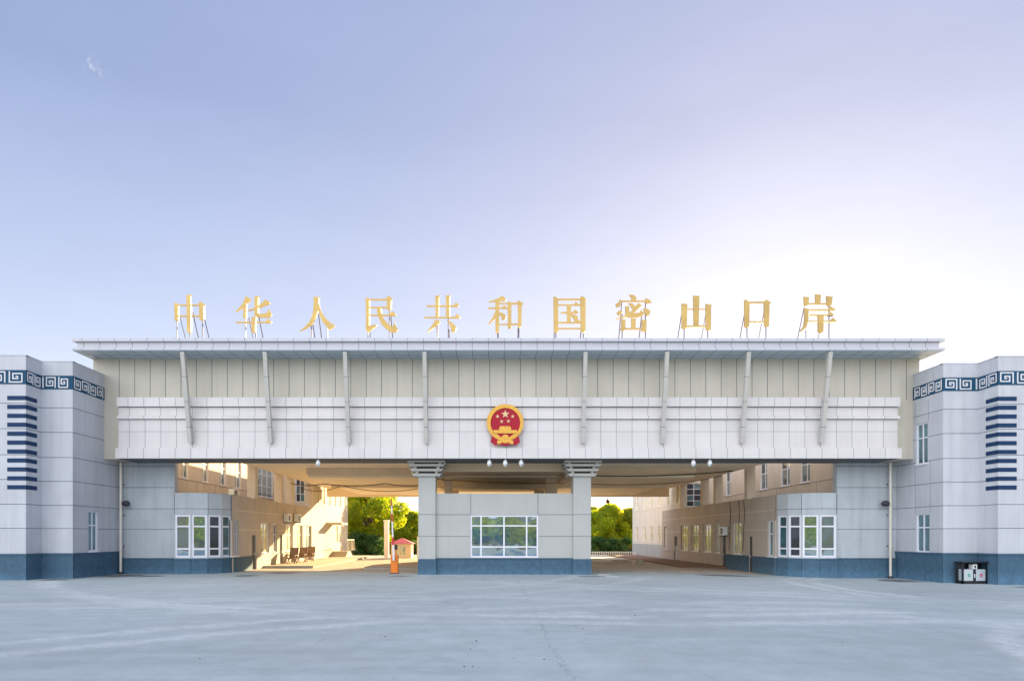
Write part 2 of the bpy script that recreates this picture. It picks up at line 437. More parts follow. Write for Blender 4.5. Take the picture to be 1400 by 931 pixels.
hz = vec('SCALE', (1.85, 1.85, 1.85))         # paler haze towards the horizon
wt.l.new(wt.ramp(sx.outputs[2], .02, .52, 1, 0), hz.node.inputs['Scale'])
core = vec('SCALE', sky.outputs[0]); core.node.inputs['Scale'].default_value = .042
soft = vec('ADD', vec('ADD', vec('ADD', soft, core), hz), (.84, .86, 1.60))     # thin lavender haze over the whole sky
cl = wt.noise(wt.scaled(tc.outputs['Generated'], (1, 1, 2.5)), 2.6, 5, .6)
cl = wt.ramp(cl, .35, .65, .75, 1.15)
fill_glow = vec('SCALE', (8.6, 8.5, 8.3)); fill_glow.node.inputs['Scale'].default_value = 1
wt.l.new(wt.math('MULTIPLY', wt.math('MULTIPLY', back, up), cl), fill_glow.node.inputs['Scale'])   # added glow in the unseen sky behind the camera, brightens and models the front
wt.l.new(vec('ADD', soft, fill_glow), bg.inputs['Color']); bg.inputs['Strength'].default_value = .061

sun = bpy.data.lights.new('sun', 'SUN'); sun.energy = 4.4; sun.angle = R(.53); sun.color = (1.0, .75, .40)
so = bpy.data.objects.new('sun', sun); COL.objects.link(so)
sd = Vector((math.sin(SUN_AZ)*math.cos(SUN_EL), math.cos(SUN_AZ)*math.cos(SUN_EL), math.sin(SUN_EL)))
so.rotation_euler = (-sd).to_track_quat('-Z', 'Y').to_euler(); so.location = sd*200

cam = bpy.data.cameras.new('camera'); cam.sensor_width = 36; cam.lens = F/1400*36
cam.shift_x = (700-CX)/1400; cam.shift_y = (CY-465.5)/1400
cam.clip_end = 3000; cam.clip_start = .1
co = bpy.data.objects.new('camera', cam); COL.objects.link(co); co.location = (0,0,EYE); co.rotation_euler = (R(90),0,0)
scene.camera = co
vs = scene.view_settings; vs.view_transform = 'Standard'; vs.look = 'None'; vs.gamma = 1; vs.exposure = 1.9; vs.use_curve_mapping = False
scene.cycles.max_bounces = 8; scene.cycles.diffuse_bounces = 5; scene.cycles.use_denoising = True

# ------------------------------------------------------------------ ground
def grid_sheet(name, x0, x1, y0, y1, nx, ny, dz, mat):
    mb = MB(); i = mb.mi(mat)
    xs = [x0+(x1-x0)*k/nx for k in range(nx+1)]; ys = [y0+(y1-y0)*k/ny for k in range(ny+1)]
    for y in ys:
        for x in xs: mb.v.append((x, y, ground_z(x)+dz))
    for j in range(ny):
        for k in range(nx):
            b = j*(nx+1)+k; mb.f.append((b, b+1, b+nx+2, b+nx+1)); mb.m.append(i)
    return kind(mb.build(name), 'structure')
mb = MB(); mb.face([(-900,-900,-.27),(900,-900,-.27),(900,900,-.27),(-900,900,-.27)], 'grass'); kind(mb.build('ground'), 'structure')
grid_sheet('forecourt', -60, 60, -60, 41.5, 60, 2, 0, 'yard')
grid_sheet('road', -60, 60, 41.5, 84, 60, 2, 0, 'asphalt')

# sidewalks and traffic islands inside the passages
def slab(name, x0, x1, y0, y1, h, top, side, gx=None):
    mb = MB(); g = ground_z((x0+x1)/2) if gx is None else gx
    kw = .16
    mb.box(x0, x1, y0, y1, g-.3, g+h-.01, side)
    mb.box(x0+kw, x1-kw, y0+kw, y1-kw, g+h-.02, g+h-.002, top)
    for a, b, c_, d in ((x0,x1,y0,y0+kw-.003),(x0,x1,y1-kw+.003,y1),(x0,x0+kw-.003,y0+kw,y1-kw),(x1-kw+.003,x1,y0+kw,y1-kw)):
        mb.box(a, b, c_, d, g+h-.02, g+h, side)
    return kind(mb.build(name), 'structure')
slab('pavement', -15.6, -12.0, 46.6, 72, .16, 'paving', 'kerb')
slab('pavement', 14.3, 17.9, 49.5, 80, .16, 'brickedge', 'brickedge')
slab('traffic_island', -8.1, -3.6, 44.5, 62, .17, 'asphalt', 'kerb')
slab('traffic_island', 5.6, 10.4, 53, 62, .17, 'asphalt', 'kerb')

# ------------------------------------------------------------------ gate building
gate = thing('gate_building', 'long white gate hall with wide eave roof, slanted struts and panelled front spanning the passages', 'gate building', (1.2, 38, 0))
E, U, P0, P1 = 36.27, 38.0, 37.55, 37.40
xl, xr = -22.2, 24.45
ZB = 6.54
MOD = .8765
# eave roof
mb = MB()
ex0, ex1 = -22.35, 24.72
mb.box(ex0, ex1, E, 40.4, 12.71, 12.88, 'eave')
mb.box(ex0+.2, ex1-.2, E+.17, 40.2, 12.36, 12.71, 'eave')
mb.box(ex0, ex1, E, 40.4, 12.24, 12.36, 'eave')
mb.box(ex0+.02, ex1-.02, E+.03, 40.35, 12.21, 12.24, 'soffit')
x = -21.9 + .1
while x < ex1-.3:
    mb.box(x-.011, x+.011, E-.004, E+.03, 12.715, 12.875, 'seam')
    mb.box(x-.011, x+.011, E+.166, E+.2, 12.37, 12.70, 'seam')
    mb.box(x-.011, x+.011, E-.004, E+.03, 12.245, 12.355, 'seam_soft')
    mb.box(x-.011, x+.011, E+.05, U-.01, 12.206, 12.22, 'seam')
    x += MOD
mb.box(ex0+.22, ex1-.22, E+.166, E+.18, 12.70, 12.708, 'seam')
mb.box(ex0+.3, ex1-.3, E+.86, E+.88, 12.206, 12.22, 'seam')
eave = mb.build('eave_roof', gate)
# roof deck slopes to a low ridge out of sight
# upper wall (bridge block)
mb = MB()
mb.box(xl, xr, U, 39.75, ZB+.02, 12.21, 'upper')
x = -20.73
while x < xr-.6:
    mb.box(x-.014, x+.014, U-.005, U+.01, 9.9, 12.20, 'seam'); x += .8715
mb.build('upper_wall', gate)
# stepped cladding
mb = MB()
cx0, cx1 = -20.53, 22.95
mb.box(cx0, cx1, P0, U-.003, ZB+.01, 9.90, 'panel')
mb.box(cx0-.02, cx1+.06, P1, P0-.003, 9.42, 9.92, 'panel')
mb.box(cx0-.02, cx1+.06, P1+.02, P0-.003, 8.73, 8.91, 'panel')
mb.box(cx0-.09, cx1+.13, P1-.03, P0-.003, ZB-.01, 7.10, 'panel')
x = -19.92
while x < cx1-.2:
    mb.box(x-.010, x+.010, P1-.004, P1+.05, 9.425, 9.915, 'seam_soft')
    mb.box(x-.010, x+.010, P0-.004, P0+.01, 8.91, 9.42, 'seam_soft')
    mb.box(x-.010, x+.010, P1+.016, P1+.05, 8.735, 8.905, 'seam_soft')
    mb.box(x-.010, x+.010, P0-.004, P0+.01, 7.10, 8.73, 'seam_soft')
    mb.box(x-.010, x+.010, P1-.034, P1, ZB-.005, 7.095, 'seam_soft')
    x += MOD
for z, t_ in ((9.405, .035), (8.715, .035), (8.04, .014)):
    mb.box(cx0+.005, cx1-.005, P0-.006, P0+.01, z-t_/2, z+t_/2, 'seam' if t_ > .02 else 'seam_soft')
mb.build('cladding_panel', gate)
# struts
for px in (248, 361, 471, 580, 801, 913, 1025, 1137):
    xs = X(px, E)
    mb = MB()
    a = Vector((xs, E+.17, 12.19)); b = Vector((xs, P0-.16, 7.38)); d = (b-a)
    mb.beam(a, b, .21, .24, 'strut', up=(0,1,0))
    for k in (.27, .54, .82):
        c_ = a + d*k; e_ = d.normalized()*.012
        mb.beam(c_-e_, c_+e_, .216, .246, 'seam', up=(0,1,0))
    mb.box(xs-.06, xs+.06, P0-.10, P0-.001, 7.5, 7.7, 'strut')
    mb.build('strut', gate)
# soffit under the front and canopy over the passages
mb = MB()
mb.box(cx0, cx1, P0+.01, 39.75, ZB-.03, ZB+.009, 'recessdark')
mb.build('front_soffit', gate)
CXL, CXR, CYB = -15.2, 17.4, 64.0
mb = MB()
mb.box(CXL, CXR, 39.76, CYB, 6.75, 8.65, 'ceiling')
mb.box(-12.0, 14.0, 45.3, CYB-.01, 6.16, 6.749, 'ceiling')
mb.build('canopy', gate)
mb = MB()
mb.box(-12.0, 14.0, 44.85, 45.29, 6.30, 6.748, 'beam')
mb.box(-12.0, 14.0, 52.0, 52.5, 5.95, 6.159, 'ceiling')
mb.box(CXL+.02, CXR-.02, CYB+.002, CYB+.5, 5.98, 6.9, 'ceiling')
mb.box(-3.65, -3.0, 39.8, CYB-.1, 6.02, 6.158, 'beam'); mb.box(5.1, 5.75, 39.8, CYB-.1, 6.02, 6.158, 'beam')
mb.box(-3.65, -3.0, 39.8, 44.84, 6.159, 6.749, 'beam'); mb.box(5.1, 5.75, 39.8, 44.84, 6.159, 6.749, 'beam')
mb.box(-2.99, 5.09, 40.6, 41.2, 6.1, 6.748, 'beam'); mb.box(-2.99, 5.09, 42.9, 43.4, 6.22, 6.748, 'beam'); mb.box(.75, 1.35, 41.21, 42.89, 6.4, 6.748, 'beam')
mb.build('ceiling_beam', gate)
for side, ys in ((-1, (44.3, 49.9, 52.7, 58.4)), (1, (44.9, 51.1, 54.2, 60.2))):
    for yy in ys:
        mb = MB(); xi = CXL+.0 if side < 0 else CXR
        x0, x1 = (xi-.55, xi-.004) if side < 0 else (xi+.004, xi+.55)
        mb.box(x0, x1, yy, yy+.5, 4.70, 6.95, 'warm')
        mb.build('roof_column', gate)
    mb = MB()
    x0, x1 = (CXL-.56, CXL-.003) if side < 0 else (CXR+.003, CXR+.56)
    mb.box(x0, x1, 39.77, 61.5, 6.951, 8.55, 'ceiling'); mb.build('edge_beam', gate)
ZT0 = 4.66
# rear pillars on the booth roof
for yy in (47.0, 58.0):
    for x0, w_ in ((-2.92, .5), (4.15, .8)):
        mb = MB(); mb.box(x0, x0+w_, yy, yy+.6, ZT0, 6.155, 'beam'); mb.build('rear_pillar', gate)
# front pillars with stacked capitals
for px0, px1 in ((572.0, 595.3), (784.0, 808.0)):
    Yp = 38.78; x0, x1 = X(px0, Yp), X(px1, Yp); cxp = (x0+x1)/2; hw = (x1-x0)/2
    mb = MB(); mb.box(x0, x1, Yp, Yp+1.1, .9, 5.66, 'booth')
    for z in (3.46, 2.2): mb.box(x0-.004, x1+.004, Yp-.004, Yp+1.1, z-.013, z+.013, 'seam')
    sh = mb.build('pillar', gate)
    mb = MB(); mb.box(x0-.03, x1+.03, Yp-.03, Yp+1.13, -.3, .9, 'plinth'); mb.build('plinth', sh)
    mb = MB(); yc = Yp+.55
    mb.box(cxp-hw*.8, cxp+hw*.8, yc-hw*.8, yc+hw*.8, 5.66, 6.50, 'recessdark')
    for k, (zt, hh, w) in enumerate(((5.66, .11, .76), (5.93, .11, .86), (6.20, .11, .98), (6.42, .10, 1.06))):
        mb.box(cxp-w, cxp+w, yc-w, yc+w, zt, zt+hh, 'capital')
        if k < 3:
            zz = (5.93, 6.20, 6.42)[k]
            for sx in (-1, 1):
                for sy in (-1, 1):
                    bx, by = cxp+sx*(w-.2), yc+sy*(w-.2)
                    mb.box(bx-.09, bx+.09, by-.09, by+.09, zt+hh, zz, 'capital')
            for s_ in (-1, 1):
                mb.box(cxp-w-.10, cxp+w+.10, yc+s_*(w-.2)-.06, yc+s_*(w-.2)+.06, zt+hh-.015, zt+hh+.05, 'capital')
                mb.box(cxp+s_*(w-.2)-.06, cxp+s_*(w-.2)+.06, yc-w-.10, yc+w+.10, zt+hh-.018, zt+hh+.048, 'capital')
    mb.build('capital', sh)
# recessed end walls between wings and annexes
RW = 39.6
SEAM_Z = (8.9, 7.62, 6.31, 5.07, 3.82, 2.61)
for s, xa, xb in ((-1, -21.6, -18.36), (1, 20.62, 24.15)):
    mb = MB(); o, u, n = (xa, RW), (1, 0), (0, -1); W = xb-xa
    mb.box(xa, xb, RW, RW+.45, -.4, ZB+.0, 'recess')
    for z in SEAM_Z[2:]: strip_h(mb, o, u, n, .02, W-.02, z, 'seam')
    w_ = mb.build('end_wall', gate)
    mb = MB(); mb.obox(o, u, n, 0, W, -.02, .05, -.4, .86, 'plinth'); mb.obox(o, u, n, 0, W, -.02, .08, .861, .93, 'plinth')
    mb.build('plinth', w_)

# ------------------------------------------------------------------ wings
def spiral(mb, o, u, n, a, b, z0, z1, flip):
    """one square spiral of the meander between a..b along the wall"""
    w, h = b-a, z1-z0; t_ = .105*h
    path = [(1,0),(1,1),(0,1),(0,.16),(.72,.16),(.72,.66),(.34,.66),(.34,.44),(.46,.44)]
    if flip: path = [(1-x_, 1-y_) for x_, y_ in path]
    tx = t_
    for k, ((p0, q0), (p1, q1)) in enumerate(zip(path, path[1:])):
        ua, ub = sorted((p0, p1)); va, vb = sorted((q0, q1))
        ua, ub = a+tx/2+ua*(w-tx), a+tx/2+ub*(w-tx)
        va, vb = z0+t_/2+va*(h-t_), z0+t_/2+vb*(h-t_)
        mb.obox(o, u, n, ua-tx/2, ub+tx/2, .018, .036+.003*(k % 2), va-t_/2, vb+t_/2, 'meander')

def wing(s, x1, x2, y1, y2, label, wins):
    root = thing('wing_building', label, 'building', (x1, y1, 0))
    H = 11.3; xo = -36 if s < 0 else 38
    inn = (1, 0) if s < 0 else (-1, 0)
    fu = (1, 0)
    def fx(xa, xb, y): return ((min(xa, xb), y), (1, 0), (0, -1), abs(xb-xa))
    faces = [fx(xo, x1, y1), ((x1, y1), (0, 1), inn, y2-y1), fx(x1, x2, y2), ((x2, y2), (0, 1), inn, 40.0-y2)]
    mb = MB()
    for i, (o, u, n, W) in enumerate(faces):
        holes = [(a-y2, b-y2, c_, d) for a, b, c_, d in wins] if i == 3 else []
        facade(mb, o, u, n, W, -.5, H, 'wing', holes)
        for z in SEAM_Z:
            cuts = [0]; 
            for h in holes:
                if h[2]-.1 < z < h[3]+.1: cuts += [h[0]-.01, h[1]+.01]
            cuts.append(W)
            for k in range(0, len(cuts), 2):
                if cuts[k+1]-cuts[k] > .05: strip_h(mb, o, u, n, cuts[k], cuts[k+1], z, 'seam')
        if i == 3:
            for a, b, c_, d in wins:
                for uu in ((a-y2-.06), (b-y2+.06)) if s > 0 else ():
                    strip_v(mb, o, u, n, uu, d+.05, min(9.7, d+1.2) if d > 6 else 6.3, 'seam_soft', t=.022)
    # closed hull: roof, back and outer walls
    pts = [(xo, y1), (x1, y1), (x1, y2), (x2, y2), (x2, 48), (xo, 48)]
    mb.face([(a, b, H-.35) for a, b in pts], 'roofing')
    mb.face([(xo,48,-.5),(x2,48,-.5),(x2,48,H),(xo,48,H)], 'wing')
    mb.face([(xo,y1,-.5),(xo,48,-.5),(xo,48,H),(xo,y1,H)], 'wing')
    mb.face([(x2,40.0,-.5),(x2,48,-.5),(x2,48,H),(x2,40.0,H)], 'wing')
    body = mb.build('wall', root)
    # coping, plinth, frieze
    p = .03; cop = MB(); pl = MB(); fr = MB(); me = MB()
    for i, (o, u, n, W) in enumerate(faces):
        ext = []
        # F faces run from low X to high X: which end is the convex corner
        a0, a1 = 0, W
        conv = 'hi' if s < 0 else 'lo'
        def span(q):
            if i in (0, 2):
                lo, hi = 0, W
                if conv == 'hi': hi = W + q
                else: lo = -q
                if i == 2:
                    pass
                return lo, hi
            if i == 1: return 0, W-q
            return 0, W
        a, b = span(.04); pl.obox(o, u, n, a, b, -.02, .04, -.5, 1.24, 'plinth')
        a, b = span(.08); pl.obox(o, u, n, a, b, -.02, .08, 1.241, 1.33, 'plinth')
        a, b = span(.018); fr.obox(o, u, n, a, b if i != 3 else 38.0-y2, -.02, .018, 9.86, 10.57, 'frieze')
        a, b = span(.02); cop.obox(o, u, n, a, b, -.25, .02, H-.004, H+.03, 'wing')
        L = {0: None, 1: W, 2: W, 3: 38.0-y2}[i]
        za, zb = 9.93, 10.50; hh = zb-za
        if i == 0:
            pit = .86
            for k in range(14):
                c0 = (W-.08-(k+1)*pit+.1) if s < 0 else (.08+k*pit)
                spiral(me, o, u, n, c0, c0+pit-.17, za, zb, (k % 2 == 0) if s < 0 else (k % 2 == 1))
        elif i == 1:
            pit = (L-.1)/2
            for k in range(2):
                c0 = .06+k*pit; spiral(me, o, u, n, c0, c0+pit-.1, za, zb, (k % 2 == 1))
        elif i == 2:
            st = .13
            if s < 0: me.obox(o, u, n, .05, .05+.075, .018, .036, za, zb, 'meander'); base = .24
            else: me.obox(o, u, n, W-.13, W-.055, .018, .036, za, zb, 'meander'); base = .10
            pit = (W-.33)/2
            for k in range(2):
                c0 = base+k*pit; spiral(me, o, u, n, c0, c0+pit-.13, za, zb, (k % 2 == 1))
        else:
            pit = (L-.12)/4
            for k in range(4):
                c0 = .08+k*pit; spiral(me, o, u, n, c0, c0+pit-.12, za, zb, k % 2 == 0)
    cop.build('coping', root); pl.build('plinth', root); f_ = fr.build('frieze', root); me.build('meander', f_)
    # eleven blue bars folded round the corner
    for k in range(11):
        zt = 9.27-k*.449; mb = MB()
        o, u, n, W = faces[0]
        if s < 0: mb.obox(o, u, n, W-.93, W+.02, -.02, .02, zt-.21, zt, 'blue')
        else: mb.obox(o, u, n, -.02, .93, -.02, .02, zt-.21, zt, 'blue')
        o, u, n, W = faces[1]; mb.obox(o, u, n, 0, .82, -.02, .02, zt-.21, zt, 'blue')
        mb.build('blue_bar', root)
    o, u, n, W = faces[3]
    for a, b, c_, d in wins:
        window(root, o, u, n, a-y2, b-y2, c_, d, cols=(.5,), rows=(.64,), glassm='glass_teal', bar=.07)
    return root
wing(-1, -23.2, -21.58, 33.9, 35.1, 'pale grey corner block with blue key fret frieze and one narrow ground floor window', [(36.5, 37.4, 1.38, 3.6)])
wing(1, 25.93, 24.1, 34.1, 35.5, 'pale grey corner block with blue key fret frieze and two stacked narrow windows', [(36.75, 37.75, 6.2, 8.45), (36.6, 37.75, 1.33, 3.45)])

# ------------------------------------------------------------------ annexes with rounded glazed corner
def annex(s, bay, xw, yend, label, wins, doors, glz, wallglass):
    root = thing('annex_building', label, 'building', (xw, 42, 0))
    H = 4.75; sx = 1 if s < 0 else -1
    mb, pl = MB(), MB()
    winlist = []
    for k, (a, b) in enumerate(zip(bay, bay[1:])):
        d = Vector((b[0]-a[0], b[1]-a[1])); W = d.length; u = (d.x/W, d.y/W)
        n = (u[1], -u[0]) if s < 0 else (-u[1], u[0])
        if s > 0: n = (-u[1]*1.0, u[0]*1.0)
        if n[1] > 0 and abs(n[1]) > abs(n[0]) : n = (-n[0], -n[1])
        holes = []
        if k < 4: holes = [(.05, W-.05, .97, 3.46)]; winlist.append((a, u, n, .05, W-.05, .97, 3.46))
        facade(mb, a, u, n, W, -.4, H, 'recess' if k < 4 else 'annex', holes)
        strip_h(mb, a, u, n, 0, W, 3.82, 'seam')
        if k in (0, 2): strip_v(mb, a, u, n, 0.02, 3.5, H-.02, 'seam')
        pl.obox(a, u, n, 0, W, -.02, .05, -.4, .83, 'plinth'); pl.obox(a, u, n, 0, W, -.02, .08, .832, .90, 'plinth')
    y0 = bay[-1][1]; o, u, n = (xw, y0), (0, 1), (sx, 0); W = yend-y0
    g = ground_z(xw)
    holes = [(a-y0, b-y0, c_, d) for a, b, c_, d in wins] + [(a-y0, b-y0, g-.02, d) for a, b, d in doors]
    facade(mb, o, u, n, W, -.4, H, 'annex', holes, depth=.2)
    spans = []
    hz = sorted(holes)
    cur = 0
    for z in (3.82, 2.62):
        cur = 0
        for h in hz + [(W, W, 0, 9)]:
            if h[2] < z < h[3]:
                if h[0]-cur > .05: strip_h(mb, o, u, n, cur, h[0], z, 'seam_light', t=.045)
                cur = max(cur, h[1])
    for yy in (3.6, 8.2, 13.0, 18.0):
        strip_v(mb, o, u, n, yy, 3.9, H-.02, 'seam_soft')
    cur = 0
    for h in [h for h in hz if h[2] < .5] + [(W, W, 0, 9)]:
        if h[0]-cur > .05:
            pl.obox(o, u, n, cur, h[0], -.02, .05, -.4, .83, 'plinth' if cur < (2 if s < 0 else 4.5) else 'annex')
            pl.obox(o, u, n, cur, h[0], -.02, .08, .832, .90, 'plinth' if cur < (2 if s < 0 else 4.5) else 'annex')
        cur = h[1]
    # roof, end and hidden sides
    xb = bay[0][0]
    poly = [*bay, (xw, yend), (xb, yend)]
    mb.face([(a, b, H-.12) for a, b in poly], 'roofing')
    mb.face([(xw,yend,-.4),(xb,yend,-.4),(xb,yend,H),(xw,yend,H)], 'annex')
    # inner floor slab and back wall close the shell
    mb.face([(xb,bay[0][1],-.4),(xb,yend,-.4),(xb,yend,H),(xb,bay[0][1],H)], 'annex')
    mb.build('wall', root); pl.build('plinth', root)
    for k, (a, u_, n_, ua, ub, c_, d) in enumerate(winlist):
        window(root, a, u_, n_, ua, ub, c_, d, rows=(.20, .73), glassm=glz[k], bar=.10, depth=.06, sill=False)
    for k, (a, b, c_, d) in enumerate(wins):
        w_ = b-a
        window(root, o, u, n, a-y0, b-y0, c_, d, cols=(.5,) if w_ > .9 else (), rows=(.62,), glassm=wallglass[k % len(wallglass)], bar=.07, depth=.13)
    for a, b, d in doors: door(root, o, u, n, a-y0, b-y0, g+.01, d)
    return root
XL, XR = -15.5, 17.7
def yl(p): return Yat(p, XL)
def yr(p): return Yat(p, XR)
bayL = [(-18.30, 39.45), (-17.30, 39.40), (-16.45, 39.72), (-15.88, 40.35), (-15.58, 41.1), (XL, 41.5)]
bayR = [(20.55, 39.45), (19.50, 39.40), (18.62, 39.72), (18.08, 40.35), (17.78, 41.1), (XR, 41.5)]
annex(-1, bayL, XL, 64.2, 'low flat annex with rounded glazed corner along the left passage, wall partly sunlit', 
      [(yl(317), yl(325.8), 1.0, 3.2)] + [(yl(a), yl(b), 1.05, 3.12) for a, b in ((356.6, 368.3), (373, 379.2), (390.8, 400.5), (406, 413.8), (418, 426))],
      [(yl(344), yl(350), 2.28), (yl(382), yl(386), 2.28)],
      ['glass', 'glass', 'glass_dark', 'glass_teal'], ['glass_teal', 'glass_curtain', 'glass_dark', 'glass_curtain', 'glass_curtain', 'glass_teal'])
annex(1, bayR, XR, 67.8, 'low flat annex with rounded glazed corner along the right passage, wall all in shade',
      [(yr(1060), yr(1049.5), .95, 3.2)] + [(yr(b), yr(a), .95, 3.15) for a, b in ((908, 912), (930.7, 940), (945, 955), (961.4, 972), (978, 984), (1001.4, 1013.6))],
      [(yr(1028.6), yr(1023.6), 2.2), (yr(992.5), yr(987.5), 2.2), (yr(926), yr(922), 2.2)],
      ['glass', 'glass', 'glass_dark', 'glass_teal'], ['glass_teal', 'glass_dark', 'glass_curtain', 'glass_curtain', 'glass_curtain', 'glass_curtain', 'glass_curtain'])

# ------------------------------------------------------------------ side buildings behind the annexes
def side_building(s, xu, xrear, yrear, yback, label, up, rear_up, rear_lo, stair, HR=10.6):
    root = thing('side_building', label, 'building', (xu, 50, 0))
    sx = 1 if s < 0 else -1; H = 10.6; y0 = 40.06
    mb = MB()
    o, u, n = (xu, y0), (0, 1), (sx, 0)
    holes = [(a-y0, b-y0, 5.8, 7.95) for a, b in up] + [(a-y0, b-y0, c_, d) for a, b, c_, d in stair]
    facade(mb, o, u, n, yrear-y0, -.4, H, 'warm', holes)
    for z in (5.72, 8.3):
        strip_h(mb, o, u, n, 0, yrear-y0, z, 'seam_soft', t=.04)
    for k in range(1, 7): strip_v(mb, o, u, n, k*2.98+.4, 4.8, 5.7, 'seam_soft', t=.025)
    o2, u2 = (xrear, yrear), (0, 1)
    h2 = [(a-yrear, b-yrear, 5.25, 7.1) for a, b in rear_up] + [(a-yrear, b-yrear, 1.6, 3.3) for a, b in rear_lo]
    facade(mb, o2, u2, n, yback-yrear, -.4, HR, 'cream' if s < 0 else 'cream_shade_lift', h2)
    strip_h(mb, o2, u2, n, 0, yback-yrear, 5.1, 'seam_light', t=.05)
    # face between the two planes
    a_, b_ = sorted((xu, xrear))
    cw = (XUL+2.9-1.35-a_, XUL+2.9-.55-a_, 5.3, 8.2) if s < 0 else (.3, 1.75, 4.9, 7.0)
    facade(mb, (a_, yrear), (1, 0), (0, -1), b_-a_, -.4, HR, 'warm', [cw])
    xo = -34 if s < 0 else 36
    xi = min(xu, xrear) if s < 0 else max(xu, xrear)
    for ya, xa, yb, hh in ((y0, xu, yrear+.3, H), (yrear+.3, xrear, yback, HR)):
        mb.face([(xa,ya,hh-.2),(xa,yb,hh-.2),(xo,yb,hh-.2),(xo,ya,hh-.2)], 'roofing')
    if HR < H: mb.face([(xu,yrear+.3,HR-.2),(xo,yrear+.3,HR-.2),(xo,yrear+.3,H),(xu,yrear+.3,H)], 'warm'); mb.face([(xu,yrear,HR-.2),(xu,yrear+.3,HR-.2),(xu,yrear+.3,H),(xu,yrear,H)], 'warm')
    mb.face([(xrear,yback,-.4),(xo,yback,-.4),(xo,yback,HR),(xrear,yback,HR)], 'cream')
    mb.face([(xo,y0,-.4),(xo,yback,-.4),(xo,yback,HR-.2),(xo,y0,HR-.2)], 'cream')
    mb.face([(xu,y0,-.4),(xo,y0,-.4),(xo,y0,H),(xu,y0,H)], 'warm')
    mb.build('wall', root)
    pl = MB()
    pl.obox(o2, u2, n, 0, yback-yrear, -.02, .03, -.4, 1.35, 'recess' if s > 0 else 'cream'); pl.build('plinth', root)
    window(root, (a_, yrear), (1, 0), (0, -1), *cw, cols=(.5,), rows=(.25, .5, .75), glassm=['glass_dark', 'glass_teal', 'glass_dark'], bar=.06, sill=False)
    for a, b in up: window(root, o, u, n, a-y0, b-y0, 5.8, 7.95, cols=(.36,), rows=(.56,), glassm=['glass_teal','glass','glass','glass_dark'], bar=.08)
    for a, b, c_, d in stair: window(root, o, u, n, a-y0, b-y0, c_, d, cols=(.33, .66), rows=(.3, .6), glassm='glass', bar=.09)
    for a, b in rear_up: window(root, o2, u2, n, a-yrear, b-yrear, 5.25, 7.1, rows=(.6,), glassm='glass_curtain', bar=.06)
    for a, b in rear_lo: window(root, o2, u2, n, a-yrear, b-yrear, 1.6, 3.3, rows=(.6,), glassm='glass_curtain', bar=.06)
    return root, o2, u2, n
XUL, XRL = -18.7, -15.55
XUR, XRR = 21.3, 17.80
def yq(p, xx): return Yat(p, xx)
rl, o2, u2, n2 = side_building(-1, XUL, XRL, 60.5, 75.5, 'two storey cream block behind the left annex, rear part in full sun',
    [(yq(248.8, XUL), yq(258, XUL)), (yq(277, XUL), yq(285.3, XUL)), (yq(301, XUL), yq(309, XUL)), (yq(322, XUL), yq(329.6, XUL))],
    [(a, a+.85) for a in (61.6, 64.0, 66.4, 68.8, 71.2, 73.6)], [(69.6, 70.5), (71.8, 72.7), (73.9, 74.8)],
    [(55.0, 59.0, 5.5, 8.6)])
# porch and steps by the entrance of the sunlit block
mb = MB()
mb.obox(o2, u2, n2, 4.8, 7.6, 0, 1.5, 3.35, 3.55, 'cream'); mb.build('porch_roof', rl)
mb = MB()
for k in range(4): mb.obox(o2, u2, n2, 6.4+.3*k, 9.5-.3*k, .02, 1.6, .15+.14*k, .15+.14*(k+1)-.001, 'cream')
mb.build('entrance_steps', rl)
mb = MB()
for k in range(6):
    x_ = XRL+1.55; y_ = 67.6+.7*k
    mb.tube([(x_, y_, .7), (x_, y_, 1.85)], .03, 'pale', 6)
mb.tube([(XRL+1.55, 67.5, 1.85), (XRL+1.55, 71.2, 1.85)], .035, 'pale', 6); mb.build('handrail', rl)
door(rl, o2, (0,1), (1,0), 5.6, 6.7, .3, 2.6)
rr, o3, u3, n3 = side_building(1, XUR, XRR, 61.0, 82.0, 'two storey cream block behind the right annex, its long passage wall in shade',
    [(yq(b, XUR), yq(a, XUR)) for a, b in ((1039, 1048.7), (1067, 1079.6), (1094, 1107))] + [(58.6, 59.9)],
    [(a-.5, a+.5) for a in (62.5, 65.7, 69.0, 72.6, 75.4, 79.5)], [(a-.5, a+.5) for a in (69.3, 72.6, 75.6, 79.6)],
    [], HR=9.5)

# ------------------------------------------------------------------ control booth
booth = thing('control_booth', 'flat grey panelled booth with wide white grid window between the two pillars', 'booth', (1.05, 39, 0))
mb = MB(); bx0, bx1, by = X(595.3, 38.78)+.002, X(784.0, 38.78)-.002, 39.0
W = bx1-bx0; o, u, n = (bx0, by), (1, 0), (0, -1)
wa, wb, wc, wd = X(643.3, by)-bx0, X(735.8, by)-bx0, Z(761.8, by), Z(704.2, by)
ZT = Z(674.3, by)
facade(mb, o, u, n, W, -.3, ZT, 'booth', [(wa, wb, wc, wd)])
va, vb = X(643.5, by)-bx0, X(735.5, by)-bx0
for z in (3.46, 2.2):
    strip_h(mb, o, u, n, 0, va-.04, z, 'seam'); strip_h(mb, o, u, n, vb+.04, W, z, 'seam')
for v in (va, vb): strip_v(mb, o, u, n, v, wd+.02, ZT-.01, 'seam')
mb.face([(bx0,by,ZT-.03),(bx1,by,ZT-.03),(bx1,60,ZT-.03),(bx0,60,ZT-.03)], 'roofing')
for xx in (bx0, bx1): mb.face([(xx,by,-.3),(xx,60,-.3),(xx,60,ZT),(xx,by,ZT)], 'booth')
mb.face([(bx0,60,-.3),(bx1,60,-.3),(bx1,60,ZT),(bx0,60,ZT)], 'booth')
mb.build('wall', booth)
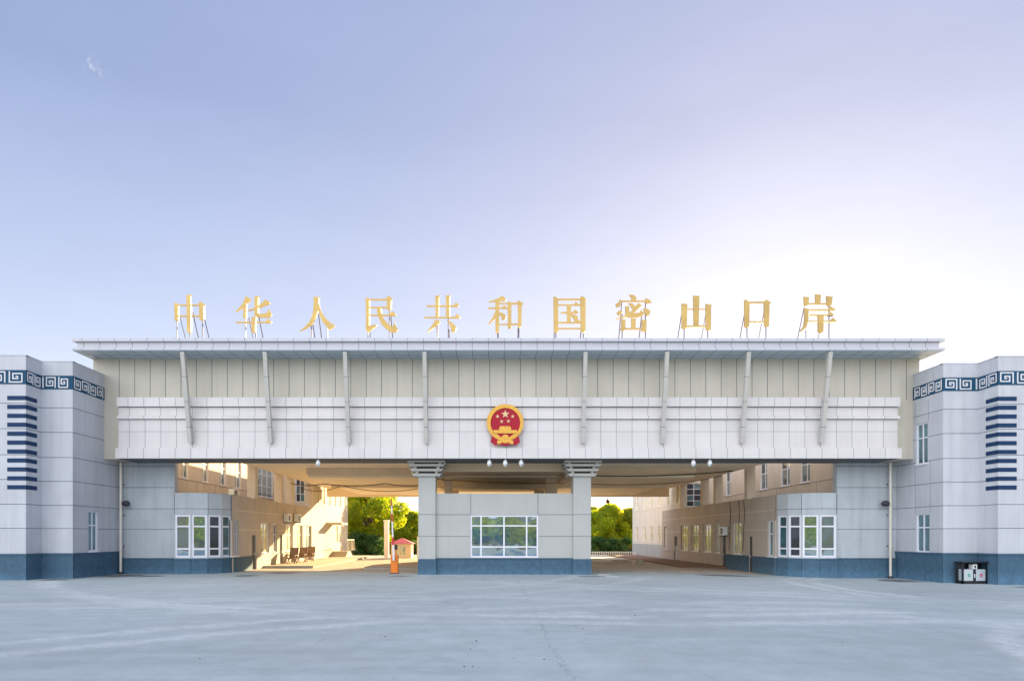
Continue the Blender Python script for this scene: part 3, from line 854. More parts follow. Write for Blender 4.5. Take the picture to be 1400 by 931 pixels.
mb = MB(); mb.obox(o, u, n, 0, W, -.02, .05, -.3, .88, 'plinth'); mb.obox(o, u, n, 0, W, -.02, .09, .881, .95, 'plinth'); mb.build('plinth', booth)
window(booth, o, u, n, wa, wb, wc, wd, cols=(.155, .495, .83), rows=(.25, .75), glassm='glass', bar=.085, depth=.07, sill=False)

# ------------------------------------------------------------------ roof letters
YL = 36.62
def C13(x0):
    return lambda pts: [(X(x0+a/13.69, YL), Z(398+b/13.69, YL)) for a, b in pts]
C5 = lambda pts: [(X(920+a/5.385, YL), Z(395+b/5.385, YL)) for a, b in pts]
def bar(x0, x1, y0, y1): return [(x0,y0),(x1,y0),(x1,y1),(x0,y1)]
GL = [
 ('roof letter 中 of gold, first on the roof edge from the left', C13(230), [
  [(110,218),(150,222),(192,248),(190,540),(160,555),(118,545)], [(340,70),(445,72),(418,98),(425,765),(390,777),(348,765)],
  [(575,210),(600,195),(685,248),(665,280),(665,520),(630,542),(580,530)], bar(180,580,247,269), bar(185,582,454,476)],
  [(241.7,438,1),(259.6,454,0),(276.8,436,0)], [(246,434,1),(263.4,427,0),(279.5,436,0)]),
 ('roof letter 华 of gold, second on the roof edge from the left', C13(315), [
  [(285,95),(388,150),(330,215),(220,310),(110,392),(103,380),(190,280),(240,210)], [(235,270),(305,228),(298,498),(238,500)],
  [(450,95),(550,97),(525,118),(520,410),(560,425),(640,420),(690,400),(712,335),(772,430),(757,470),(700,490),(500,490),(450,460)],
  [(660,150),(742,215),(735,235),(540,312),(440,347),(330,367),(330,353),(430,320),(520,265),(600,210)],
  bar(100,762,570,592), [(660,571),(705,508),(768,571),(762,596),(660,596)], [(395,485),(478,485),(470,760),(430,778),(388,755),(398,735)]],
  [(335.6,435,1),(349.7,454,0)], [(340,434,1),(354,434,0)]),
 ('roof letter 人 of gold, two sweeping strokes from one stem', C13(405), [
  [(325,100),(445,115),(425,132),(425,230),(440,300),(480,410),(560,520),(640,590),(728,650),(625,727),(560,660),(490,570),(445,470),(410,355),(385,440),(340,550),(300,620),(180,700),(62,752),(68,740),(180,650),(240,580),(290,480),(315,370),(325,230)]],
  [(425.8,444,0),(447.3,449,1)], [(427.6,443,0),(435.2,428,0)]),
 ('roof letter 民 of gold with a long hooked stroke', C13(490), [
  [(135,115),(160,118),(207,147),(205,640),(352,626),(350,642),(170,777),(123,680),(140,660)], bar(200,530,144,168), bar(200,540,291,313), bar(200,700,437,460),
  [(520,135),(545,95),(590,98),(634,152),(615,180),(612,335),(570,352),(530,340),(530,180)],
  [(345,300),(425,300),(430,400),(470,510),(540,600),(630,665),(660,640),(678,568),(700,650),(740,720),(715,760),(670,772),(600,757),(500,692),(420,600),(370,480),(345,380)],
  [(585,436),(600,395),(640,378),(690,420),(707,455),(690,463),(585,463)]],
  [(503,455,1),(532.3,424,0)], [(505.5,452,1),(534.2,430,0)]),
 ('roof letter 共 of gold with twin uprights and splayed feet', C13(575), [
  [(275,82),(368,86),(350,112),(340,490),(280,490)], [(470,77),(563,81),(545,110),(545,490),(475,490)], bar(115,720,264,289), bar(68,740,479,503),
  [(628,265),(660,208),(724,270),(718,291),(628,291)], [(632,481),(680,423),(745,485),(738,505),(632,505)],
  [(280,525),(378,572),(300,645),(130,767),(122,757),(210,650)], [(488,543),(560,568),(630,628),(672,680),(657,742),(605,770),(573,740),(553,640),(530,582)]],
  [(598.2,440,1),(612.9,434,0)], [(597.5,444,0),(613.8,450,0)]),
 ('roof letter 和 of gold, grain stroke beside a box', C13(660), [
  [(108,197),(210,165),(290,130),(370,88),(442,155),(435,174),(330,187),(230,197),(115,207)], [(235,190),(312,180),(305,765),(270,779),(238,768)],
  bar(98,470,304,328), [(352,308),(400,260),(452,305),(450,322),(352,322)], [(230,380),(240,500),(125,617),(106,606),(180,500)],
  [(310,398),(362,403),(437,460),(427,520),(390,547),(353,520),(343,460),(310,432)],
  [(466,188),(537,215),(537,660),(532,692),(470,697)], bar(535,660,217,243), bar(310,665,612,628), bar(540,665,604,629), bar(310,470,222,236),
  [(640,216),(663,173),(763,236),(730,262),(724,660),(690,687),(660,675),(655,250)]],
  [(680.3,454,0),(709.5,448,0)], [(681.2,450,0),(708.4,448,0)]),
 ('roof letter 国 of gold, closed frame around inner strokes', C13(750), [
  [(90,103),(130,106),(183,142),(182,760),(150,770),(98,765)], [(593,132),(605,96),(640,96),(715,152),(694,182),(692,745),(650,772),(603,755)],
  bar(180,600,139,164), bar(180,605,246,266), bar(228,557,389,411), bar(180,608,574,599), bar(180,608,687,709),
  [(342,253),(422,253),(417,590),(345,590)], [(472,250),(510,198),(582,254),(577,269),(472,269)], [(442,393),(500,346),(557,395),(552,412),(442,412)],
  [(415,428),(480,438),(550,475),(547,520),(603,576),(510,582),(468,510)]],
  [(757.7,454,0),(797.4,454,0)], [(760.2,454,0),(794,454,0)]),
 ('roof letter 密 of gold, the densest of the row', C13(835), [
  [(343,70),(400,66),(450,83),(487,130),(467,177),(393,192),(386,120)], bar(185,640,174,198),
  [(172,143),(192,180),(182,270),(130,302),(90,270),(98,235),(150,210)], [(640,150),(660,130),(720,158),(768,212),(670,230),(633,190)],
  [(88,527),(150,500),(260,465),(275,440),(272,283),(347,283),(347,388),(375,383),(510,223),(588,268),(452,395),(432,413),(540,403),(572,343),(602,395),(642,388),(602,455),(500,487),(400,494),(300,482),(200,507),(110,527)],
  [(333,226),(400,228),(452,270),(447,310),(400,327),(373,265)], [(113,400),(150,368),(212,373),(222,395),(190,442),(150,452)],
  [(613,323),(660,323),(722,350),(744,395),(712,457),(675,462),(638,400)],
  [(198,533),(292,538),(274,565),(274,700),(235,752),(178,710),(198,690)], [(383,513),(477,513),(467,535),(464,703),(388,703)],
  [(578,538),(682,549),(670,570),(667,752),(583,757)], bar(272,590,691,714)],
  [(850.6,430,0),(882.4,412,0)], [(850,412,0),(878,425,0)]),
 ('roof letter 山 of gold with three rising strokes', C5, [
  [(64,107),(107,111),(103,285),(85,297),(61,282),(66,270)], [(150,49),(196,52),(190,274),(154,274)], [(242,109),(292,119),(282,131),(282,298),(262,307),(244,298)],
  bar(105,245,145,150), bar(102,248,269,280)],
  [(935.4,449,0),(967.8,451,0)], [(931.8,430,0),(964.8,430,1)]),
 ('roof letter 口 of gold, an empty square frame', C5, [
  [(527,82),(540,77),(565,101),(563,272),(545,287),(527,275)], [(671,92),(690,77),(725,102),(712,113),(709,272),(690,282),(674,272)], bar(560,678,93,103), bar(560,682,237,248)],
  [(1021.4,447,0),(1047.4,446,0)], [(1018.6,425,0),(1044.8,425,1)]),
 ('roof letter 岸 of gold, last on the roof edge at the right', C5, [
  [(965,57),(1003,60),(999,115),(975,127),(967,115)], [(1049,39),(1091,42),(1086,107),(1052,107)], [(1131,51),(1177,58),(1169,118),(1145,127),(1135,115)],
  bar(998,1142,104,112), [(969,139),(1000,150),(997,240),(981,285),(945,314),(939,306),(965,270),(970,220)],
  bar(994,1190,149,158), [(1143,150),(1160,127),(1198,152),(1192,159),(1143,159)], bar(1002,1180,188,197), [(1138,190),(1158,169),(1184,190),(1182,197),(1138,197)],
  bar(992,1200,235,244), [(1158,238),(1178,211),(1204,238),(1200,245),(1158,245)], [(1071,193),(1110,193),(1107,315),(1088,324),(1071,316)]],
  [(1102,452,1),(1133.6,418,0)], [(1099.5,420,0),(1121,453,1)]),
]
for lab, tf, polys, verts, braces in GL:
    q = tf(polys[0]); cxm = sum(p[0] for p in q)/len(q)
    root = thing('roof_letter', lab, 'letter', (cxm, YL, 12.88), 'gold letters along the roof edge')
    mb = MB()
    for k, pl in enumerate(polys): mb.prism(tf(pl), YL-.002*k-.001, YL+.10+.002*k, 'gold')
    mb.build('stroke_face', root, tri=True)
    for px, py, pale in verts:
        mb = MB(); x_ = X(px, YL+.2); mb.tube([(x_, YL+.22, 12.87), (x_, YL+.22, Z(py, YL)+.1)], .028, 'leg_pale' if pale else 'leg', 6); mb.build('support_leg', root)
    for px, py, pale in braces:
        mb = MB(); x_ = X(px, YL+.2); zt = Z(py, YL)
        mb.tube([(x_, YL+.22, zt+.05), (x_, YL+.22+.95*min(1, (zt-12.88)/1.3), 12.87)], .026, 'leg_pale' if pale else 'leg', 6); mb.build('brace', root)

# ------------------------------------------------------------------ emblem on the panel
YE = 37.33
em = thing('emblem', 'round red and gold emblem with stars and ribbon, mounted on the white panel front', 'emblem', (X(690.6, YE), YE, Z(578, YE)))
ec = (X(690.6, YE), Z(578, YE)); epx = YE/F/8.46
def EP(pts): return [(ec[0]+(a-428)*epx, ec[1]-(b-322)*epx) for a, b in pts]
def circ(cx, cy, r, n=48, a0=0, a1=360, ry=None):
    return [(cx+r*math.cos(R(a0+(a1-a0)*k/n)), cy+(ry or r)*math.sin(R(a0+(a1-a0)*k/n))) for k in range(n + (0 if abs(a1-a0) == 360 else 1))]
mb = MB(); mb.prism(EP(circ(428, 322, 150)), YE-.02, P0, 'em_red'); 
mb.prism(EP(circ(430, 325, 176)), YE-.06, YE-.021, 'em_red'); mb.build('red_field', em, tri=True)
mb = MB()
ring = circ(428, 322, 212, 72); inner = circ(430, 325, 171, 72)
for k in range(72):
    a, b = ring[k], ring[(k+1) % 72]; c_, d = inner[(k+1) % 72], inner[k]
    wob = .012 if (k // 2) % 2 else 0
    mb.prism(EP([a, b, c_, d]), YE-.10-wob, YE, 'em_gold')
mb.build('wheat_ring', em, tri=True)
def star(cx, cy, r, rot=0):
    return [(cx+(r if k % 2 == 0 else r*.4)*math.sin(R(36*k+rot)), cy-(r if k % 2 == 0 else r*.4)*math.cos(R(36*k+rot))) for k in range(10)]
for cx, cy, r in ((430, 224, 50), (340, 250, 24), (515, 250, 24), (388, 308, 24), (465, 305, 24)):
    mb = MB(); mb.prism(EP(star(cx, cy, r)), YE-.085, YE-.061, 'star'); mb.build('star', em, tri=True)
mb = MB()
mb.prism(EP([(355,392),(372,364),(482,364),(500,392),(490,408),(365,408)]), YE-.105, YE-.061, 'em_gold')
mb.prism(EP([(296,408),(560,408),(572,446),(284,446)]), YE-.112, YE-.061, 'em_gold')
mb.build('gate_tower', em, tri=True)
mb = MB()
mb.prism(EP([(284,452),(330,452),(385,495),(405,465),(430,458),(455,465),(472,495),(530,452),(574,452),(520,500),(470,518),(430,510),(385,518),(338,500)]), YE-.118, YE-.08, 'em_gold')
mb.prism(EP([(336,528),(400,524),(430,518),(460,524),(522,528),(522,570),(490,570),(470,552),(430,560),(388,552),(368,570),(336,570)]), YE-.124, YE-.08, 'em_gold')
mb.build('cog', em, tri=True)
mb = MB()
mb.prism(EP([(278,455),(335,500),(430,520),(525,500),(578,455),(600,545),(545,585),(520,570),(430,588),(340,570),(320,588),(262,545)]), YE-.098, YE, 'em_red')
mb.build('ribbon', em, tri=True)

# ------------------------------------------------------------------ ceiling cameras and lamp
for px, lab in ((669, 'white dome camera under the panel edge, left of the three below the emblem'), (690.8, 'white dome camera under the panel edge, straight below the emblem'),
                (712.5, 'white dome camera under the panel edge, right of the three below the emblem'), (435, 'white dome camera hanging alone over the left passage'),
                (948, 'white dome camera of the pair over the right passage, smaller one nearer the pillar'), (970.5, 'white dome camera of the pair over the right passage, nearer the annex')):
    yy = 37.6; x_ = X(px, yy); z0 = ZB-.03
    root = thing('dome_camera', lab, 'camera', (x_, yy, z0), 'dome cameras under the front edge')
    mb = MB(); mb.lathe((x_, yy, z0), [(.035, 0), (.035, -.05), (.07, -.07), (.07, -.09)], 'white', 12); mb.build('mount', root, smooth=True)
    mb = MB(); mb.lathe((x_, yy, z0), [(.07, -.09), (.115, -.13), (.128, -.2), (.128, -.27), (.115, -.30)], 'white', 16); mb.build('housing', root, smooth=True)
    mb = MB(); mb.lathe((x_, yy, z0), [(.112, -.30), (.10, -.36), (.06, -.405), (.01, -.42)], 'white', 16); 
    mb.lathe((x_, yy-.085, z0-.345), [(.03, 0), (.03, -.03)], 'black', 10, 'y'); mb.build('dome', root, smooth=True)
root = thing('hanging_lamp', 'small dark lantern hanging from the rear beam of the right passage', 'lamp', (X(831, 64.2), 64.2, 5.98))
mb = MB(); x_ = X(831, 64.2); mb.tube([(x_,64.2,5.98),(x_,64.2,5.75)], .02, 'darkmetal', 6); mb.build('rod', root)
mb = MB(); mb.lathe((x_,64.2,5.75), [(.04,0),(.15,-.12),(.17,-.3),(.09,-.42)], 'wood', 10); mb.build('shade', root)

# ------------------------------------------------------------------ downpipes, floodlights
for px, lab, g in ((165, 'cream downpipe in the corner of the left block', 0), (1217.5, 'cream downpipe in the corner of the right block', -.25)):
    yy = 39.25; x_ = X(px, yy)
    root = thing('downpipe', lab, 'downpipe', (x_, yy, g), 'downpipes in the recess corners')
    mb = MB(); mb.tube([(x_,yy,g+.12),(x_,yy,ZB-.04)], .075, 'pipe', 14); mb.build('pipe', root, smooth=True)
    for z in (1.6, 3.4, 5.2):
        mb = MB(); mb.lathe((x_,yy,z), [(.095,0),(.095,.09)], 'pipe', 14); mb.box(x_-.03, x_+.03, yy+.05, RW-.001, z+.02, z+.07, 'darkmetal')
        mb.build('bracket', root)
    mb = MB(); mb.lathe((x_,yy,g), [(.14,-.02),(.14,.1),(.09,.14)], 'darkmetal', 12); mb.build('drain_shoe', root)
for px, s, lab in ((175.5, 1, 'dark floodlight on the wall beside the left downpipe'), (1205.5, -1, 'dark floodlight on the wall beside the right downpipe')):
    x_ = X(px, RW); z_ = Z(688.5, RW)
    root = thing('floodlight', lab, 'floodlight', (x_, RW, z_), 'floodlights on the recess walls')
    mb = MB(); mb.tube([(x_-.15*s,RW+.02,z_-.1),(x_-.15*s,RW-.25,z_-.1),(x_,RW-.35,z_)], .03, 'darkmetal', 8); mb.build('arm', root)
    mb = MB(); mb.lathe((x_+.02*s,RW-.35,z_), [(.06,-.2),(.14,-.12),(.17,.0),(.17,.14),(.12,.2)], 'darkmetal', 14, 'x'); mb.build('lamp_head', root, smooth=True)

# ------------------------------------------------------------------ twin litter bin
gz = ground_z(25); bx0, bx1, by = X(1313, 34.9), X(1347, 34.9), 34.75
root = thing('litter_bin', 'black framed twin litter bin with two silver boxes, green and red marks', 'litter bin', ((bx0+bx1)/2, by, gz))
mb = MB(); h = 1.08
for x_ in (bx0, bx1-.07): 
    for y_ in (by, by+.43): mb.box(x_, x_+.07, y_, y_+.07, gz-.05, gz+h, 'binframe')
mb.box(bx0-.06, bx1+.06, by-.06, by+.56, gz+h, gz+h+.06, 'binframe')
mb.box(bx0, bx1, by, by+.5, gz, gz+.13, 'binframe')
mb.box(bx0+.05, bx1-.05, by+.46, by+.49, gz+.131, gz+h-.001, 'binframe')
mb.box((bx0+bx1)/2-.065, (bx0+bx1)/2+.065, by+.02, by+.45, gz+.131, gz+h-.001, 'binframe')
mb.build('frame', root)
cxm = (bx0+bx1)/2
for x0, x1, mk in ((bx0+.09, cxm-.075, 'green'), (cxm+.075, bx1-.09, 'red')):
    mb = MB(); mb.box(x0, x1, by+.01, by+.42, gz+.15, gz+.75, 'binbox'); bb = mb.build('bin_box', root, bevel=.012)
    mb = MB(); xc = (x0+x1)/2+.02; zc = gz+.44; y_ = by+.004
    mb.prism([(xc-.05,zc-.09),(xc+.05,zc-.09),(xc+.065,zc+.05),(xc-.065,zc+.05)], y_, by+.02, mk)
    mb.prism([(xc-.075,zc+.06),(xc+.075,zc+.06),(xc+.075,zc+.085),(xc-.075,zc+.085)], y_, by+.02, mk)
    mb.prism(circ(xc, zc-.02, .03, 10), y_-.003, y_-.0005, 'binbox')
    mb.build('symbol', bb)
mb = MB(); mb.box(cxm-.10, cxm+.10, by-.02, by+.3, gz+.77, gz+1.0, 'white'); 
mb.lathe((cxm, by-.021, gz+.9), [(.06, 0), (.06, -.006)], 'black', 14, 'y'); mb.box(cxm-.025, cxm+.025, by-.026, by-.021, gz+.80, gz+.86, 'black'); mb.build('ashtray', root)
mb = MB()
for k in range(2): mb.box(cxm-.03, cxm+.03, by+.012, by+.019, gz+.33+.1*k, gz+.40+.1*k, 'white')
mb.build('notice', root)

# ------------------------------------------------------------------ barrier
byy = 39.8; bxc = X(539, byy)
root = thing('barrier_gate', 'orange barrier cabinet with red and white arm raised beside the left pillar', 'barrier', (bxc, byy, 0))
mb = MB(); mb.box(bxc-.21, bxc+.21, byy, byy+.36, 0, 1.1, 'orange'); mb.box(bxc-.24, bxc+.24, byy-.03, byy+.39, -.02, .05, 'darkmetal'); mb.build('cabinet', root, bevel=.015)
mb = MB(); mb.box(bxc-.15, bxc+.15, byy-.012, byy-.001, .18, .78, 'orange'); mb.lathe((bxc+.1, byy-.013, .55), [(.02, 0), (.02, -.01)], 'darkmetal', 8, 'y'); mb.build('hatch', root)
arm0 = Vector((bxc-.02, byy-.1, .78)); arm1 = Vector((X(535.4, byy), byy-.1, Z(681, byy))); 
mb = MB(); segs = 8
for k in range(segs):
    a = arm0.lerp(arm1, k/segs); b = arm0.lerp(arm1, (k+1)/segs)
    mb.beam(a, b, .115-.007*k, .05, 'armwhite' if k in (0, 1, 3, 4, 6) else 'armred', up=(0,1,0))
mb.build('arm', root)
mb = MB(); mb.lathe((bxc-.02, byy, .86), [(.09, -.02), (.09, -.07)], 'darkmetal', 12, 'y'); mb.build('pivot', root)
mb = MB(); mb.box(bxc+.02, bxc+.17, byy+.02, byy+.2, 1.42, 1.72, 'black'); mb.box(bxc+.07, bxc+.11, byy+.08, byy+.12, 1.09, 1.42, 'black'); mb.build('signal_box', root)

# ------------------------------------------------------------------ guard kiosk, gate post, poles, fence
ky = 68.0; kx0, kx1 = X(534.5, ky), X(562, ky)
root = thing('guard_kiosk', 'small cream guard kiosk with pink hipped roof beyond the left passage', 'kiosk', ((kx0+kx1)/2, ky, 0))
mb = MB(); facade(mb, (kx0, ky), (1,0), (0,-1), kx1-kx0, -.2, 1.45, 'kiosk', [(.75, 1.5, .25, 1.25)])
facade(mb, (kx1, ky), (0,1), (1,0), 2.0, -.2, 1.45, 'kiosk', [(.5, 1.4, .6, 1.25)])
facade(mb, (kx0, ky), (0,1), (-1,0), 2.0, -.2, 1.45, 'kiosk')
mb.face([(kx0,ky+2,-.2),(kx1,ky+2,-.2),(kx1,ky+2,1.45),(kx0,ky+2,1.45)], 'kiosk'); mb.build('wall', root)
mb = MB(); e = .25; a, b = (kx0-e, ky-e), (kx1+e, ky+2+e); pk = ((kx0+kx1)/2, ky+1, 2.05)
cs = [(a[0],a[1],1.46),(b[0],a[1],1.46),(b[0],b[1],1.46),(a[0],b[1],1.46)]
for k in range(4): mb.face([cs[k], cs[(k+1) % 4], pk], 'roofpink')
mb.face(cs, 'pale'); mb.build('roof', root)
window(root, (kx0, ky), (1,0), (0,-1), .75, 1.5, .25, 1.25, cols=(.5,), glassm='glass_curtain', sill=False)
window(root, (kx1, ky), (0,1), (1,0), .5, 1.4, .6, 1.25, cols=(.5,), glassm='glass_teal', sill=False)
py_ = 70.0
root = thing('gate_post', 'tall white square gate post beside the guard kiosk', 'post', (X(528, py_), py_, 0))
mb = MB(); mb.box(X(525, py_), X(531, py_), py_, py_+.5, -.2, 3.75, 'pale'); mb.build('shaft', root)
mb = MB(); mb.box(X(524.2, py_), X(531.8, py_), py_-.06, py_+.56, 3.75, 3.9, 'pale'); mb.build('cap', root)
mb = MB(); mb.tube([(X(571, 66), 66, -.1), (X(571, 66), 66, 2.2)], .07, 'pale', 8); tag(mb.build('post'), 'thin pale post just left of the left pillar, beyond the passage', 'post')
fy = 79.0
root = thing('picket_fence', 'low white picket fence below the trees beyond the right passage', 'fence', (15, fy, -.25))
mb = MB(); fx0, fx1 = 9.6, 17.6
for z in (-.02, .3): mb.box(fx0, fx1, fy+.03, fy+.06, z, z+.06, 'pale')
mb.build('rail', root)
mb = MB(); x_ = fx0
while x_ < fx1: mb.box(x_, x_+.09, fy-.0, fy+.029, -.26, .45, 'pale'); x_ += .26
mb.build('picket', root)

# ------------------------------------------------------------------ air conditioners
def aircon(x, y, z, nx, lab, roof=False):
    root = thing('air_conditioner', lab, 'air conditioner', (x, y, z), 'air conditioner boxes along the annexes')
    w, h, d = .85, .62, .34
    o, u, n = (x, y), (0, 1), (nx, 0)
    mb = MB(); mb.obox(o, u, n, 0, w, .06, .06+d, z, z+h, 'white'); cab = mb.build('cabinet', root)
    mb = MB(); cyy, czz = y+w*.4, z+h*.5
    mb.lathe((x+nx*(.06+d), cyy, czz), [(.24, 0), (.24, .012*nx)], 'darkmetal', 18, 'x')
    mb.lathe((x+nx*(.06+d+.014), cyy, czz), [(.07, 0), (.07, .01*nx)], 'white', 10, 'x'); mb.build('fan_grille', cab)
    mb = MB()
    for a in (.1, .7): mb.obox(o, u, n, a, a+.05, 0 if not roof else .06, .06+d, z-.07, z-.001, 'darkmetal')
    mb.build('bracket', root)
aircon(XL, yl(387)+.0, Z(713.5, 52), 1, 'white air conditioner on the left passage wall, in shade, nearer of two')
aircon(XL, yl(401), Z(713.5, 55), 1, 'white air conditioner on the left passage wall, farther of two near the sun line')
aircon(XR, yr(996), Z(731.5, 49.5), -1, 'white air conditioner above a dark door on the right passage wall')
aircon(-17.4, 45.6, 4.70, 1, 'grey white air conditioner lying on the left annex roof beside the first column', True)
aircon(-16.9, 44.0, 4.70, 1, 'grey white air conditioner on the left annex roof by the upstairs windows', True)

# ------------------------------------------------------------------ wooden chairs on the sunlit pavement
def chair(y, lab):
    x0 = -14.55; g = .16
    root = thing('wooden_armchair', lab, 'chair', (x0, y, g), 'wooden armchairs on the left pavement')
    for dx in (-.27, .27):
        mb = MB(); mb.beam((x0+dx, y+.35, g), (x0+dx, y-.15, g+.46), .05, .06, 'wood', up=(1,0,0)); mb.build('leg', root)
        mb = MB(); mb.beam((x0+dx, y-.35, g), (x0+dx, y+.3, g+.46), .05, .06, 'wood', up=(1,0,0)); mb.build('leg', root)
        mb = MB(); mb.beam((x0+dx, y-.4, g+.6), (x0+dx, y+.4, g+.64), .07, .05, 'wood', up=(0,0,1)); mb.beam((x0+dx, y-.33, g+.36), (x0+dx, y-.33, g+.6), .05, .05, 'wood', up=(1,0,0)); mb.build('armrest', root)
    mb = MB(); mb.beam((x0, y-.4, g+.42), (x0, y+.35, g+.36), .52, .06, 'cushion', up=(0,0,1)); mb.build('seat', root)
    mb = MB(); mb.beam((x0, y+.3, g+.34), (x0, y+.66, g+1.12), .52, .05, 'cushion', up=(0,0,1))
    for dx in (-.28, .28): mb.beam((x0+dx, y+.28, g+.3), (x0+dx, y+.68, g+1.16), .06, .07, 'wood', up=(1,0,0))
    mb.beam((x0-.3, y+.68, g+1.15), (x0+.3, y+.68, g+1.15), .08, .06, 'wood'); mb.build('backrest', root)
chair(50.4, 'dark wood armchair with tall reclined back, nearest on the sunlit pavement')
chair(53.0, 'dark wood armchair with tall reclined back, middle of three on the sunlit pavement')
chair(55.4, 'dark wood armchair with tall reclined back, farthest on the sunlit pavement')

# ------------------------------------------------------------------ cables
def cable(pts, r, lab, sag=.15):
    out = []
    for a, b in zip(pts, pts[1:]):
        for k in range(8):
            t_ = k/8; p = Vector(a).lerp(Vector(b), t_); p.z -= sag*4*t_*(1-t_); out.append(p)
    out.append(Vector(pts[-1])); mb = MB(); mb.tube(out, r, 'cable', 6); tag(mb.build('cable'), lab, 'cable', 'cables slung under the ceiling')
cable([(-15.1, 52, 6.3), (-12.2, 50, 6.1), (-7.5, 50, 6.12), (-4.2, 50, 6.1)], .035, 'black cable drooping under the ceiling of the left passage', .16)
cable([(-15.1, 53.5, 6.2), (-11.0, 51, 6.05), (-4.2, 51, 6.0)], .025, 'thinner black cable looping lowest across the left passage', .42)
cable([(-3.3, 43.5, 5.9), (1.0, 43.5, 5.72), (5.0, 43.5, 5.66)], .02, 'thin dark cable across the gap above the booth roof', .05)
cable([(6.2, 44, 6.2), (11, 44.5, 6.2), (16.5, 45, 6.58)], .04, 'black cable running straight along the ceiling of the right passage', .05)
cable([(6.2, 49, 6.1), (13, 49, 6.05), (17.3, 49.5, 6.66)], .025, 'thin cable hanging farther back under the right passage ceiling', .12)
# vertical cables down the right annex wall
for px in (998, 1010, 1017):
    y_ = yr(px); mb = MB(); mb.tube([(XR-.03, y_, 4.7), (XR-.05, y_-.25, 3.9), (XR-.03, y_-.1, 3.2), (XR-.04, y_+.1, 1.2)], .018, 'cable', 5)
    tag(mb.build('wall_cable'), 'thin black cables running down the right annex wall near the air conditioner', 'cable', 'cables down the right annex wall')

# ------------------------------------------------------------------ loose things on the ground
g = ground_z(10.4)
mb = MB(); mb.box(10.3, 11.9, 55.2, 55.7, g-.1, g+.3, 'kerb'); tag(mb.build('kerb_stone', bevel=.03), 'long pale kerb stone lying in the right passage', 'stone')
mb = MB(); mb.box(12.0, 12.5, 53.6, 54.2, g-.1, g+.34, 'kerb'); tag(mb.build('kerb_stone', bevel=.03), 'short pale kerb stone standing nearest in the right passage', 'stone')
g = ground_z(13.2)
def flat(name, pts, z, mat, lab, cat, th=.02):
    mb = MB(); b = [(x, y, z) for x, y in pts]; t_ = [(x, y, z+th) for x, y in pts]
    mb.face(b, mat); mb.face(t_, mat)
    for k in range(len(pts)): mb.face([b[k], b[(k+1) % len(pts)], t_[(k+1) % len(pts)], t_[k]], mat)
    tag(mb.build(name), lab, cat)
flat('cardboard', [(12.3,43.6),(13.6,43.2),(14.1,44.2),(13.0,44.6)], ground_z(13.3)+.004, 'card', 'flattened brown cardboard on the ground by the right annex', 'cardboard', .04)
flat('paper_scrap', [(6.35,38.4),(7.0,38.3),(7.1,38.7),(6.5,38.85)], .004, 'paper', 'white paper scrap at the foot of the right pillar', 'litter', .012)
flat('paper_scrap', [(6.5,36.6),(7.2,36.5),(7.25,36.75),(6.6,36.85)], .004, 'paper', 'white paper scrap on the yard in front of the right pillar', 'litter', .012)
def pebble(x, y, r):
    mb = MB(); n = 7; prof = [(r*.7, 0), (r, r*.35), (r*.6, r*.75), (r*.1, r*.85)]
    mb.lathe((x, y, ground_z(x)-.005), prof, 'darkmetal', n)
    return tag(mb.build('pebble'), 'small dark pebble lying loose on the concrete yard', 'pebble', 'pebbles scattered over the yard')
for px, py in ((273, 900), (519, 870), (526, 870), (577, 854), (643, 887), (646, 911), (702, 900), (744, 901), (787, 855), (797, 859), (739, 825), (1152, 877), (1087, 813), (868, 841), (1174, 862), (964, 829), (635, 911), (651, 876)):
    y_ = F*EYE/(py-CY); pebble(X(px, y_), y_, random.uniform(.014, .026))

# ------------------------------------------------------------------ trees
def leaves(clumps, per, size, seed, mat):
    rng = np.random.default_rng(seed)
    V, Fc = [], []
    for (cx, cy, cz, r) in clumps:
        n = int(per*r*r)
        d = rng.normal(size=(n, 3)); d /= np.linalg.norm(d, axis=1)[:, None]
        rad = r*rng.uniform(.25, 1.0, n)**.55
        c_ = np.array([cx, cy, cz]) + d*rad[:, None]*np.array([1, 1, .85])
        a = rng.normal(size=(n, 3)); a /= np.linalg.norm(a, axis=1)[:, None]
        b = np.cross(a, rng.normal(size=(n, 3))); b /= np.linalg.norm(b, axis=1)[:, None]
        s = size*rng.uniform(.6, 1.4, n)[:, None]
        V.append(np.stack([c_-a*s, c_-b*s*.5, c_+a*s, c_+b*s*.5], axis=1).reshape(-1, 3))
    V = np.concatenate(V); nf = len(V)//4
    me = bpy.data.meshes.new('crown')
    me.vertices.add(len(V)); me.vertices.foreach_set('co', V.ravel())
    me.loops.add(nf*4); me.loops.foreach_set('vertex_index', np.arange(nf*4))
    me.polygons.add(nf); me.polygons.foreach_set('loop_start', np.arange(nf)*4); me.polygons.foreach_set('loop_total', np.full(nf, 4))
    me.update(); me.validate(); me.materials.append(M[mat])
    return me
